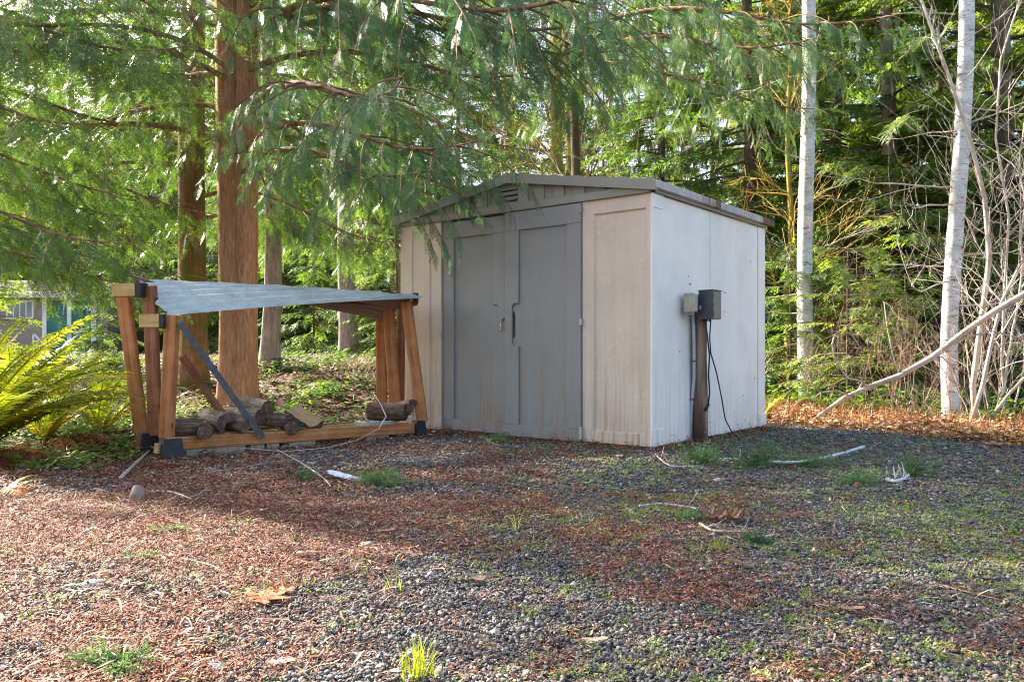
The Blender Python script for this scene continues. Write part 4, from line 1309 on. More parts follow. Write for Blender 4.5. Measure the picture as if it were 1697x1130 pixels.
bmesh_pale = [bare_mesh(i, pale_twig) for i in range(4)]; bmesh_red = [bare_mesh(i, red_twig) for i in range(4)]; bmesh_dead = [bare_mesh(i, dead_twig) for i in range(4)]
for px_i, Y, k, mset, s, lab in ((1625, 8.3, 1, bmesh_pale, 1.05, "tall pale bare shrub rising right of the birch trunk"), (1700, 9.4, 0, bmesh_pale, 0.95, "pale bare shrub at the right edge of the yard"),
                                 (1480, 9.6, 2, bmesh_red, 1.1, "low reddish bare shrub under the leaning pale branch"),
                                 (1420, 10.2, 3, bmesh_red, 0.7, "small bare shrub with pinkish twigs near the foot of the leaning branch"), (1655, 9.5, 2, bmesh_red, 1.2, "tangled reddish bare shrub behind the right hand stems")):
    x = (px_i - 848.5) / F * Y
    t = thing("bare_shrub", lab, "shrub", (x, Y, hz(x, Y)), rt.uniform(0, 6)); t.scale = (s,) * 3
    link_mesh("stems", mset[k], t)
for px_i, Y in ((1385, 11.5), (1440, 9.2), (1500, 8.6), (1530, 9.6), (1600, 8.3), (1640, 8.1), (1670, 8.8), (1350, 10.4), (1700, 9.0), (1560, 11)):
    x = (px_i - 848.5) / F * Y
    o = link_mesh("brush_stems", rt.choice([bmesh_red[2], bmesh_pale[2]]), None, (x, Y, hz(x, Y)))
    s = rt.uniform(0.6, 1.0); o.scale = (s,) * 3; o.rotation_euler = (0, 0, rt.uniform(0, 6)); tag(o, "knee high tangle of thin bare twigs behind the orange bracken strip", "shrub", "low bare twigs behind the bracken")
# golden mossy bare tree
x, Y = (1308 - 848.5) / F * 13.6, 13.6
g = np.random.default_rng(71); bk = Bake(); wd = Bake()
tr = [np.array([0.03 * math.sin(i), 0.03 * math.cos(i * 1.3), i * 0.5 - .1]) for i in range(17)]
tube_np(wd, tr, [0.075 * (1 - i / 18) + 0.01 for i in range(17)], 8)
for i in range(46):
    zz = g.uniform(0.6, 8.0); a = g.uniform(0, 6.28)
    grow(bk, g, np.array([0, 0, zz]), np.array([math.cos(a), math.sin(a), g.uniform(0.2, 0.9)]), g.uniform(0.9, 2.0) * (1 - zz / 14), 0.016, 2, 0.10, 0.7, 0.10, 4, (3, 5), 0.0035)
t = thing("mossy_tree", "slender bare tree with golden moss on upswept limbs behind the shed corner", "tree", (x, Y, hz(x, Y)))
V, Fc = wd.arrays(); link_mesh("trunk", np_mesh("trunk", V, Fc, [moss_bark], smooth=True), t)
V, Fc = bk.arrays(); link_mesh("limbs", np_mesh("limbs", V, Fc, [gold_twig]), t)
# far mossy maples seen above the roof
for px_i, Y, r, lab in ((912, 19, 0.20, "mossy bare maple trunk above the left half of the roof"), (950, 20.5, 0.21, "thick mossy bare maple trunk above the shed roof"), (968, 19.6, 0.13, "thinner mossy maple trunk beside the thick one above the roof")):
    t = plain_trunk("maple_tree", px_i, Y, r, 12, moss_bark, lab, (0.02 if px_i < 930 else -0.012, 0), 0.3, px_i)
    g = np.random.default_rng(px_i); bk = Bake()
    for i in range(16):
        a = g.uniform(0, 6.28); grow(bk, g, np.array([0, 0, g.uniform(3.5, 10)]), np.array([math.cos(a), math.sin(a), 0.9]), g.uniform(1.5, 3), 0.04, 2, 0.1, 0.7, 0.13, 4, (3, 5), 0.007)
    V, Fc = bk.arrays(); link_mesh("limbs", np_mesh("limbs", V, Fc, [moss_bark]), t)
# silvery bare trees behind
for px_i, Y, s, lab in ((1225, 20, 2.6, "silvery bare tree beyond the shed's right rear corner"), (1040, 22, 2.6, "pale bare tree seen above the middle of the roof"), (870, 23, 2.8, "pale bare tree seen above the roof ridge"), (1160, 18, 2.0, "fine twigged bare tree above the right end of the roof")):
    x = (px_i - 848.5) / F * Y
    t = thing("bare_tree", lab, "tree", (x, Y, hz(x, Y))); t.scale = (s,) * 3
    link_mesh("stems", bmesh_pale[rt.choice([0, 1])], t)

# ------------------------------------------------------------------ firewood rack
def lumber(name, stops, knots=True):
    m, nt, b = new_mat(name)
    tc = nd(nt, 'ShaderNodeTexCoord')
    n1 = noise_n(nt, coords(nt, (9, 9, 9)), 1.0, 3, 0.6)
    v = nd(nt, 'ShaderNodeMapping'); v.inputs['Scale'].default_value = (1.6, 55, 55); nt.links.new(tc.outputs['Object'], v.inputs[0])
    g1 = noise_n(nt, v.outputs[0], 1.0, 5, 0.65, 0.4)
    c = ramp(nt, mixc(nt, 0.35, g1, n1), stops)
    vo = nd(nt, 'ShaderNodeTexVoronoi'); vo.inputs['Scale'].default_value = 5.5
    vm = nd(nt, 'ShaderNodeMapping'); vm.inputs['Scale'].default_value = (0.9, 1.6, 1.6); nt.links.new(tc.outputs['Object'], vm.inputs[0]); nt.links.new(vm.outputs[0], vo.inputs['Vector'])
    k = ramp(nt, vo.outputs['Distance'], [(0.06, (1, 1, 1)), (0.13, (0, 0, 0))])
    c = mixc(nt, mathn(nt, 'MULTIPLY', k, 0.8), c, (0.035, 0.013, 0.007))
    sp2 = noise_n(nt, coords(nt, (150, 150, 150)), 1, 2, .5)
    c = mixc(nt, ramp(nt, sp2, [(0.66, (0, 0, 0)), (0.72, (.6, .6, .6))]), c, (0.05, 0.022, 0.012))
    nt.links.new(c, b.inputs['Base Color']); b.inputs['Roughness'].default_value = 0.75; b.inputs['Specular IOR Level'].default_value = 0.25
    bump(nt, b, g1, 0.35, 0.004)
    return m


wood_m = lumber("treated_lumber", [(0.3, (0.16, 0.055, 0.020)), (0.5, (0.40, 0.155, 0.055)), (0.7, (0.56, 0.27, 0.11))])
wood_d = lumber("darker_lumber", [(0.3, (0.09, 0.032, 0.018)), (0.5, (0.24, 0.09, 0.042)), (0.7, (0.38, 0.18, 0.09))])  # darker tone of the rack lumber, mostly on rear and inner pieces
endg_m = lumber("yellow_end_grain", [(0.3, (0.30, 0.17, 0.05)), (0.5, (0.46, 0.29, 0.10)), (0.7, (0.60, 0.42, 0.19))])
brk_m = simple("black_plastic_bracket", [(0.3, (0.012, 0.014, 0.017)), (0.7, (0.035, 0.038, 0.042))], 12, rough=0.55, bs=0.1)
strap_m = simple("grey_flat_bar", [(0.3, (0.045, 0.055, 0.065)), (0.7, (0.12, 0.135, 0.15))], 14, rough=0.45, bs=0.15, spec=0.5)

rb = Vector((-2.36, 5.52, hz(-2.36, 5.52)))
rack = thing("firewood_rack", "open lumber firewood rack with black brackets and a low pitched metal roof", "rack", rb)


def rbar(name, p0, p1, w, h, mat, up=(0, 0, 1), ch=0.004, label=None):
    """lumber whose local X runs along the grain"""
    p0 = Vector(p0); p1 = Vector(p1); d = p1 - p0; L = d.length; d.normalize()
    up = Vector(up); side = up.cross(d).normalized(); u = d.cross(side).normalized()
    mb = MB(); mb.box((0, 0, 0), (L, w, h), None, 0, ch)
    o = mb.build(name, mat, rack)
    M = Matrix((d, side, u)).transposed().to_4x4()
    M.translation = (p0 + p1) / 2 - rb
    o.matrix_local = M
    if label: o['label'] = label
    return o


e = (Vector((-0.80, 7.02, 0)) - Vector((-2.36, 5.52, 0))).normalized()      # along the rack
nrm = Vector((-e.y, e.x, 0))                                              # towards its back
FL = Vector((-2.38, 5.50, 0.115)); FR = Vector((-0.86, 6.97, 0.085))
rbar("base_beam", FL, FR, 0.038, 0.089, wood_m, label="reddish front base beam of the rack")
BL = FL + nrm * 0.42; BR = FR + nrm * 0.42
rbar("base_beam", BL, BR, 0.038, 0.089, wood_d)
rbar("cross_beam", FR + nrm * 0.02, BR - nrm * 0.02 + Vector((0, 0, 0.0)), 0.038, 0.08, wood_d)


def bracket(p, yaw, w=0.11, d=0.075, h=0.125, flare=0.012):
    mb = MB(); M = Matrix.Rotation(yaw, 3, 'Z')
    v = []
    for z, k in ((0, 1.0), (h, 0.86)):
        for x, y in ((-1, -1), (1, -1), (1, 1), (-1, 1)):
            v.append(M @ Vector((x * w / 2 * k, y * d / 2 * k, z)))
    mb.add(v, [(0, 3, 2, 1), (4, 5, 6, 7), (0, 1, 5, 4), (1, 2, 6, 5), (2, 3, 7, 6), (3, 0, 4, 7)])
    return mb.build("bracket", brk_m, rack, Vector(p) - rb)


ya = math.atan2(e.y, e.x)
bracket(at(283, 757, 5.50), ya, 0.145, 0.10, 0.125)
bracket(at(246, 747, 5.78), ya, 0.14, 0.10, 0.13)
bracket(FR + e * 0.055 + Vector((0, 0, -0.055)), ya, 0.11, 0.09, 0.12)
bracket(BR + e * 0.055 + Vector((0, 0, -0.055)), ya, 0.10, 0.08, 0.12)
# beam stubs through the brackets
rbar("beam_end", at(258, 743, 5.44), at(272, 743, 5.51), 0.036, 0.07, endg_m)
rbar("beam_end", at(229, 737, 5.72), at(240, 735, 5.80), 0.036, 0.08, wood_d)
sideN = (-e)
# left posts (leaning), then right posts
rbar("post", at(276, 726, 5.54), at(286, 522, 5.50), 0.055, 0.094, wood_m, (1, -.25, 0), label="front left post of the rack")
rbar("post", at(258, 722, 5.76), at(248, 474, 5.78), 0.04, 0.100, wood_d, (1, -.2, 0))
rbar("post", at(238, 742, 5.92), at(204, 486, 5.86), 0.04, 0.105, wood_m, (1, -.2, 0), label="outermost post of the rack, leaning outward")
rbar("rail", at(189, 482, 5.70), at(227, 481, 5.72), 0.10, 0.094, endg_m, label="upper left rail end with yellow end grain")
rbar("rail", at(233, 532, 5.46), at(266, 532, 5.48), 0.08, 0.091, endg_m, label="lower left rail end with yellow end grain")
mb = MB(); mb.box((0, 0, 0), (0.055, 0.11, 0.10), ch=0.004); mb.build("bracket", brk_m, rack, at(232, 481, 5.73) - rb)
mb = MB(); mb.box((0, 0, 0), (0.045, 0.09, 0.096), ch=0.004); mb.build("bracket", brk_m, rack, at(270, 532, 5.49) - rb)
rbar("post", at(633, 672, 7.42), at(631, 505, 7.40), 0.05, 0.095, wood_m, (1, 0, 0))
rbar("post", at(655, 672, 7.28), at(643, 497, 7.24), 0.045, 0.105, wood_m, (1, 0, 0))
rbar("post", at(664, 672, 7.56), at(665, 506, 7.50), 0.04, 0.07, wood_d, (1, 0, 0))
rbar("post", at(700, 700, 7.03), at(673, 500, 7.06), 0.045, 0.098, wood_m, (1, 0, 0), label="front right post of the rack, leaning towards the shed")
rbar("rail", at(640, 507, 7.34), at(690, 498, 7.10), 0.04, 0.085, wood_d)
mb = MB(); mb.box((0, 0, 0), (0.045, 0.06, 0.09), ch=0.004); mb.build("bracket", brk_m, rack, at(689, 494, 7.05) - rb)
rbar("brace", at(297, 534, 5.46), at(436, 726, 5.93), 0.006, 0.045, strap_m, (0.4, 0, 1), 0.001, label="dark grey flat bar brace")
rbar("brace", at(301, 590, 5.85), at(378, 700, 6.25), 0.035, 0.055, wood_d, (0.4, 0, 1), label="brown wooden brace behind the grey bar")
for px_i, py_i in ((324, 568), (350, 604), (400, 672)):
    p = at(px_i, py_i, 5.50 + (px_i - 297) / 139 * 0.43); mb = MB(); mb.tube([p - rb, p - rb + Vector((-.004, -.012, 0))], 0.006, 8); mb.build("bolt", strap_m, rack)
# ridge rail under the sheet
rbar("rail", at(240, 480, 5.98), at(662, 503, 7.28), 0.04, 0.06, wood_d)

# corrugated sheet: sags forward at the left end and backward at the right end
tin, nt, b = new_mat("galvanised_sheet")
v = coords(nt, (1, 1, 1)); n1 = noise_n(nt, v, 6, 6, 0.7); n2 = noise_n(nt, v, 70, 4, 0.7); n3 = noise_n(nt, v, 2.2, 4, 0.6)
mp_ = nd(nt, 'ShaderNodeMapping'); mp_.inputs['Rotation'].default_value = (0, 0, -0.76); nt.links.new(v, mp_.inputs[0]); mp2 = nd(nt, 'ShaderNodeMapping'); mp2.inputs['Scale'].default_value = (0.8, 26, 6); nt.links.new(mp_.outputs[0], mp2.inputs[0]); n4 = noise_n(nt, mp2.outputs[0], 1.0, 5, 0.7)
c = ramp(nt, n1, [(0.3, (0.36, 0.375, 0.345)), (0.5, (0.48, 0.495, 0.455)), (0.7, (0.60, 0.615, 0.57))])
c = mixc(nt, ramp(nt, n2, [(0.5, (0, 0, 0)), (0.7, (0.5, .5, .5))]), c, (0.22, 0.25, 0.26))
c = mixc(nt, ramp(nt, n3, [(0.55, (0, 0, 0)), (0.7, (0.5, .5, .5))]), c, (0.34, 0.32, 0.24))
c = mixc(nt, ramp(nt, n4, [(0.38, (0.5, .5, .5)), (0.55, (0, 0, 0))]), c, (0.25, 0.29, 0.30))
back = nd(nt, 'ShaderNodeNewGeometry').outputs['Backfacing']
c = mixc(nt, back, c, (0.30, 0.235, 0.20))
nt.links.new(c, b.inputs['Base Color']); b.inputs['Roughness'].default_value = 0.42; b.inputs['Metallic'].default_value = 0.15
A0 = at(232, 466, 5.98); A1 = at(690, 491, 7.04)
mb = MB(); nu, nv = 60, 72; V = []
for i in range(nu + 1):
    u = i / nu
    c0 = A0.lerp(A1, u)
    c0 = c0 + Vector((0, 0, 0.015 * math.sin(math.pi * u)))
    wf = 0.50 * (1 - u) + 0.10 * u          # width of the front flap
    wb = 0.10 * (1 - u) + 0.50 * u
    df = 0.275 * (1 - u) ** 1.0 + 0.02 * u
    db = 0.01 * (1 - u) + 0.20 * u ** 1.6
    for j in range(nv + 1):
        w = j / nv * (wf + wb) - wf
        if w < 0: z = -df * (-w / wf) ** 1.35; 
        else: z = -db * (w / wb) ** 1.2
        z += 0.017 * math.sin(j / nv * 2 * math.pi * 8.0)
        V.append(c0 + nrm * w + Vector((0.02 * (u < 0.02) * math.sin(j), 0, z)) - rb)
F_ = []
for i in range(nu):
    for j in range(nv):
        a = i * (nv + 1) + j
        F_.append((a, a + nv + 1, a + nv + 2, a + 1))
mb.add(V, F_, 0, True)
roof = mb.build("roof_sheet", tin, rack); roof['label'] = "rippled galvanised metal roof sheet drooping at the near left corner"
mb = MB(); p = at(238, 463, 6.0) - rb; mb.box(p, (0.16, 0.10, 0.012), Matrix.Rotation(0.3, 3, 'Y')); mb.build("roof_end_strip", simple("rusty_strip", [(0.3, (0.06, 0.02, 0.02)), (0.7, (0.16, 0.07, 0.06))], 20, rough=0.6), rack)

# concrete blocks carrying the rack, mossy boards on it
conc = simple("mossy_concrete", [(0.3, (0.10, 0.085, 0.055)), (0.5, (0.24, 0.20, 0.14)), (0.7, (0.34, 0.30, 0.22))], 14, rough=0.95, bs=0.6)
conc2 = simple("pale_concrete", [(0.3, (0.26, 0.25, 0.21)), (0.7, (0.44, 0.42, 0.37))], 14, rough=0.95, bs=0.5)
for k, (s0, s1, lab) in enumerate(((0.02, 0.10, "small mossy block under the rack's left bracket"), (0.13, 0.57, "long mossy concrete block under the rack's front beam"), (0.61, 0.72, "middle mossy block under the front beam"), (0.74, 0.84, "mossy block just right of the middle one under the beam"), (0.92, 1.15, "darker mossy block under the middle of the front beam"), (1.62, 1.85, "mossy block under the right end of the front beam"))):
    p = FL + e * ((s0 + s1) / 2) + nrm * 0.06
    zb = hz(p.x, p.y) - 0.02; zt = FL.z - 0.0445 + (FR.z - FL.z) * ((s0 + s1) / 2) / 2.12 - 0.002
    mb = MB(); mb.box((0, 0, (zt - zb) / 2), (s1 - s0, 0.14, zt - zb), ch=0.006)
    o = tag(mb.build("concrete_block", conc, None, (p.x, p.y, zb)), lab, "block", "blocks under the rack"); o.rotation_euler = (0, 0, ya)
mossb = bark_mat("mossy_board_wood", [(0.3, (0.07, 0.05, 0.03)), (0.6, (0.25, 0.19, 0.13))], (3, 30, 30), 0.7, 0.5, 0.006, (0.16, 0.19, 0.04))
zz = FL.z + 0.0
for s0, s1, dn, h, mt, lab in ((1.15, 1.72, 0.17, 0.03, mossb, "mossy flat board lying across the rack base"), (0.15, 1.2, 0.26, 0.025, mossb, "damp mossy board under the logs"), (1.15, 1.9, 0.36, 0.03, mossb, "mossy board along the back of the rack base")):
    p = FL + e * ((s0 + s1) / 2) + nrm * dn
    mb = MB(); mb.box((0, 0, 0), (s1 - s0, 0.12, h), ch=0.004)
    o = tag(mb.build("board", mt, None, (p.x, p.y, zz + 0.012 - (0.02 * (s0 + s1) / 4))), lab, "board"); o.rotation_euler = (0, 0, ya + 0.04 * dn)
# pale hollow block near the right end
p = FL + e * 1.80 + nrm * 0.14
t = thing("cinder_block", "pale hollow cinder block at the right end of the rack", "block", (p.x, p.y, 0.075), ya + 0.15)
for dx, dy, sx, sy in ((0, -0.075, 0.30, 0.03), (0, 0.075, 0.30, 0.03), (-0.135, 0, 0.03, 0.12), (0, 0, 0.03, 0.12), (0.135, 0, 0.03, 0.12)):
    mb = MB(); mb.box((dx, dy, 0.04), (sx, sy, 0.09), ch=0.003); mb.build("block_wall", conc2, t)

# logs
logbark = bark_mat("log_bark", [(0.32, (0.035, 0.02, 0.015)), (0.5, (0.12, 0.07, 0.05)), (0.68, (0.32, 0.22, 0.17))], (5, 30, 30), 0.1, 1.0, 0.015)
lichbark = bark_mat("pale_log_bark", [(0.30, (0.06, 0.042, 0.032)), (0.5, (0.22, 0.165, 0.12)), (0.66, (0.44, 0.36, 0.28))], (5, 26, 26), 0.15, 1.0, 0.015)
rawwood = bark_mat("split_wood", [(0.3, (0.20, 0.11, 0.05)), (0.5, (0.42, 0.27, 0.13)), (0.7, (0.58, 0.42, 0.24))], (3, 40, 40), 0, 0.6, 0.006)
endwood = simple("weathered_log_end", [(0.3, (0.022, 0.014, 0.012)), (0.5, (0.075, 0.048, 0.038)), (0.7, (0.17, 0.12, 0.09))], 18, rough=0.9, bs=0.6)

nt = endwood.node_tree; b = nt.nodes['Principled BSDF']; v = coords(nt)
sx = nd(nt, 'ShaderNodeSeparateXYZ'); nt.links.new(v, sx.inputs[0])
rr_ = mathn(nt, 'SQRT', mathn(nt, 'ADD', mathn(nt, 'MULTIPLY', sx.outputs[1], sx.outputs[1]), mathn(nt, 'MULTIPLY', sx.outputs[2], sx.outputs[2])))
w_ = mathn(nt, 'SINE', mathn(nt, 'MULTIPLY', mathn(nt, 'ADD', rr_, mathn(nt, 'MULTIPLY', noise_n(nt, v, 12, 3, .6), 0.012)), 900))
cc_ = ramp(nt, noise_n(nt, v, 22, 6, .7), [(0.3, (0.04, 0.024, 0.018)), (0.5, (0.13, 0.08, 0.055)), (0.7, (0.28, 0.19, 0.13))])
nt.links.new(mixc(nt, mathn(nt, 'MULTIPLY', mathn(nt, 'ADD', w_, 1.0), .28, True), cc_, (0.02, 0.012, 0.009)), b.inputs['Base Color'])


def log(px, py, Y, L, r, yaw, pitch, mats, label, arc=2 * math.pi, roll=0.0, seed=0):
    g = random.Random(seed)
    r *= 1.06; L *= 1.04
    c = at(px, py, Y)
    t = thing("log", label, "log", c)
    M = (Matrix.Rotation(R(yaw), 4, 'Z') @ Matrix.Rotation(R(pitch), 4, 'Y') @ Matrix.Rotation(roll, 4, 'X'))
    t.rotation_euler = M.to_euler()
    n = 26; m_ = 9; V = []
    full = arc > 6.2
    prof = [1 + g.uniform(-0.05, 0.05) + 0.05 * math.sin(3 * k / n * 6.28 + seed) for k in range(n + 1)]
    prof[n] = prof[0] if full else prof[n]
    for i in range(m_ + 1):
        x = -L / 2 + L * i / m_
        for k in range(n + (0 if full else 1)):
            a = arc * k / n
            rr = r * prof[k] * (1 + g.uniform(-.035, .035) + 0.03 * math.sin(i * 1.3 + seed))
            V.append((x, math.cos(a) * rr, math.sin(a) * rr))
        if not full: V.append((x, 0, 0))
    k_ = n if full else n + 2
    F_ = []; mi = []
    for i in range(m_):
        for k in range(k_):
            a = i * k_ + k; b_ = i * k_ + (k + 1) % k_
            F_.append((a, b_, b_ + k_, a + k_)); mi.append(0 if (full or k < n) else 1)
    bm = MB(); n0 = 0
    bm.v = [tuple(p) for p in V]; bm.f = F_; bm.m = mi; bm.s = [m__ == 0 for m__ in mi]
    bm.build("log_body", [mats[0], mats[2] if len(mats) > 2 else mats[1]], t)
    for s_, i in ((-1, 0), (1, m_)):
        ring = [Vector(V[i * k_ + k]) + Vector((s_ * 0.002, 0, 0)) for k in range(k_)]
        mb = MB()
        if full:
            cc = Vector((ring[0].x, 0, 0)); vs2 = [cc] + [Vector((p.x, p.y * .5, p.z * .5)) + Vector((g.uniform(-.002, .002), 0, 0)) for p in ring] + [Vector((p.x, p.y * 0.93, p.z * 0.93)) for p in ring]
            fs = [(0, 1 + k, 1 + (k + 1) % k_) if s_ > 0 else (0, 1 + (k + 1) % k_, 1 + k) for k in range(k_)]
            fs += [(1 + k, 1 + k + k_, 1 + (k + 1) % k_ + k_, 1 + (k + 1) % k_)[::s_] for k in range(k_)]
            mb.add(vs2, fs)
        else:
            mb.add(ring, [tuple(range(k_))[::s_]])
        mb.build("cut_end", mats[1], t)
    return t


LP = math.degrees(ya)
log(306, 709, 5.66, 0.22, 0.062, LP - 15, 0, (logbark, endwood), "half round log at the left end of the pile against the front post", math.pi * 1.25, 0.3, 1)
log(340, 713, 5.72, 0.26, 0.050, -72, 0, (logbark, endwood), "small dark round log with its end facing out near the left post", seed=2)
log(356, 697, 5.92, 0.30, 0.068, -40, 4, (lichbark, endwood, rawwood), "split log with pale bark and a notched end in the pile's left half", math.pi * 1.35, 0.2, 3)
log(392, 704, 5.98, 0.36, 0.075, -38, 3, (logbark, endwood, logbark), "dark log lying under the grey brace", math.pi * 1.2, -0.1, 4)
log(400, 690, 6.15, 0.34, 0.06, -20, 0, (lichbark, endwood), "pale barked log behind the dark log under the brace", seed=5)
log(424, 673, 6.25, 0.27, 0.062, -32, 6, (lichbark, endwood), "round log with pale bark topping the pile", seed=6)
log(455, 700, 6.20, 0.26, 0.070, LP - 60, 0, (logbark, endwood, endwood), "cracked dark split log below the topmost one", math.pi * 1.1, 0.0, 7)
log(476, 706, 6.22, 0.22, 0.055, -58, 0, (logbark, endwood, logbark), "gnarled root like log between the pile's middle and the yellow split log", seed=8)
log(503, 690, 6.42, 0.30, 0.062, -30, 24, (logbark, endwood, rawwood), "tilted split log with bare yellow wood at the pile's right end", math.pi * 1.15, 3.3, 9)
log(492, 708, 6.20, 0.10, 0.050, -70, 0, (logbark, brk_m), "short log stub with a black end beside the yellow split log", math.pi * 1.2, 0, 10)
log(642, 682, 6.92, 0.32, 0.072, -8, 0, (logbark, endwood), "thick dark log lying alone at the right end of the rack", seed=11)
log(675, 679, 6.98, 0.14, 0.080, -30, -10, (logbark, endwood, rawwood), "splintered log stub leaning against the right front post", math.pi * 1.0, 0.7, 12)
mb = MB(); p = at(465, 668, 6.3)
mb.add([p + Vector((-.02, 0, .03)), p + Vector((.012, .01, .045)), p + Vector((.018, 0.0, -.01)), p + Vector((.0, .005, -.05)), p + Vector((-.018, .0, -.005))], [(0, 1, 2), (0, 2, 4), (4, 2, 3)])
mb.add([Vector(q) + Vector((0, 0.003, 0)) for q in mb.v], [(2, 1, 0), (4, 2, 0), (3, 2, 4)])
tag(mb.build("marker_flag", simple("pink_plastic", [(0.3, (0.6, 0.18, 0.18)), (0.7, (0.75, 0.3, 0.28))], 9, rough=0.4)), "small pink plastic marker among the logs", "flag")

# ------------------------------------------------------------------ cottage far behind on the left
HY = 25.0
h0 = at(-150, 604, HY); gz = h0.z
wallm = simple("greyish_tan_siding", [(0.3, (0.23, 0.185, 0.155)), (0.7, (0.33, 0.27, 0.23))], 3, rough=0.8, bs=0.1)
tealm = simple("teal_door_paint", [(0.3, (0.012, 0.115, 0.105)), (0.7, (0.03, 0.18, 0.16))], 3, rough=0.5, bs=0.05)
wtrim = simple("white_trim_paint", [(0.3, (0.62, 0.64, 0.66)), (0.7, (0.78, 0.79, 0.80))], 3, rough=0.6, bs=0.05)
shing = simple("weathered_shingle", [(0.3, (0.16, 0.13, 0.10)), (0.5, (0.34, 0.30, 0.23)), (0.7, (0.50, 0.46, 0.37))], 4, (1, 1, 1), rough=0.9, bs=0.5)
glassm = simple("window_glass", [(0.3, (0.10, 0.12, 0.13)), (0.7, (0.22, 0.25, 0.27))], 2, rough=0.15, bs=0, spec=0.8)


def hx(px): return (px - 848.5) / F * HY - h0.x


def hzz(py): return CZ + (583 - py) / F * HY - gz


cot = thing("cottage", "small tan cottage with teal double doors far behind the ferns", "house", h0, 0)
W0, W1 = hx(-150), hx(178)
eave = hzz(491)
mb = MB(); mb.box(((W0 + W1) / 2, 2.0, eave / 2 - 0.3), (W1 - W0, 4.0, eave + 0.6)); mb.build("wall", wallm, cot)
rx0, rx1 = W0 - 0.3, hx(181)
nrow = 9
run = 2.3; rise = hzz(466) - hzz(491) + 0.32 * 0
for r_ in range(nrow):
    y0 = -0.35 + run * r_ / nrow; z0_ = eave + 0.02 + rise * r_ / nrow * 1.35
    k = 0; x_ = rx0
    mb = MB(); mb.bar((x_, y0 + 0.18, z0_ + 0.03), (rx1, y0 + 0.18, z0_ + 0.03), 0.42, 0.03, up=(0, -rise * 1.35 / run, 1))
    mb.build("shingle_course", shing, cot)
mb = MB(); mb.bar((rx0, -0.37, eave + 0.0), (rx1, -0.37, eave + 0.0), 0.04, 0.13); mb.build("eave_board", wtrim, cot)
mb = MB(); mb.prism([(-0.3, eave), (run, eave + rise * 1.33), (4.3, eave)], 'x', rx0 + 0.05, rx1 - 0.05); mb.build("roof", shing, cot)
for a, b_, lab in ((79, 113, "left teal door"), (120, 153, "right teal door")):
    mb = MB(); mb.box(((hx(a) + hx(b_)) / 2, -0.02, hzz(538)), (hx(b_) - hx(a), 0.05, hzz(497) - hzz(580)))
    o = mb.build("door", tealm, cot); o['label'] = lab
for a, b_ in ((72, 79), (113, 120), (153, 161)):
    mb = MB(); mb.box(((hx(a) + hx(b_)) / 2, -0.03, hzz(538)), (hx(b_) - hx(a), 0.08, hzz(493) - hzz(582))); mb.build("door_trim", wtrim, cot)
mb = MB(); mb.box(((hx(72) + hx(161)) / 2, -0.03, hzz(495.5)), (hx(161) - hx(72), 0.09, 0.09)); mb.build("door_trim", wtrim, cot)
wf_ = MB(); wf_.box(((hx(12) + hx(57)) / 2, -0.02, hzz(513)), (hx(57) - hx(12), 0.08, hzz(498) - hzz(529))); wfo = wf_.build("window", wtrim, cot)
for k in range(4):
    a = 15 + k * 10.4
    mb = MB(); mb.box(((hx(a) + hx(a + 8)) / 2, -0.065, hzz(513)), (hx(a + 8) - hx(a), 0.01, hzz(501) - hzz(526))); mb.build("pane", glassm, wfo)
# white lattice gate piece at the foot of the doors
g_ = thing("white_gate", "white wooden sawhorse shaped gate at the foot of the teal doors", "gate", (h0.x + hx(75), HY - 0.6, gz + hzz(576)))
for a, b_ in (((0, 0), (0, .42)), ((0, 0), (.42, 0)), ((0, .42), (.42, 0)), ((0.0, 0.0), (0.2, 0.2))):
    mb = MB(); mb.bar((a[0], 0, a[1]), (b_[0], 0, b_[1]), 0.05, 0.07, up=(0, 1, 0)); mb.build("slat", wtrim, g_)

# ------------------------------------------------------------------ ferns
fern_g = leaf_mat("sword_fern", (0.09, 0.13, 0.02), (0.21, 0.26, 0.035), (0.40, 0.42, 0.07), 0.62, (1.9, 1.8, 0.45), 0.4, 2.0, False, 0.5)
fern_y = leaf_mat("yellowing_fern", (0.20, 0.19, 0.03), (0.38, 0.32, 0.05), (0.55, 0.42, 0.09), 0.6, (1.5, 1.3, 0.5), 0.5, 2.0)
fern_b = leaf_mat("dead_bracken", (0.12, 0.045, 0.015), (0.34, 0.13, 0.04), (0.52, 0.27, 0.09), 0.35, (1.4, 1.1, 0.7), 0.7, 3.0)


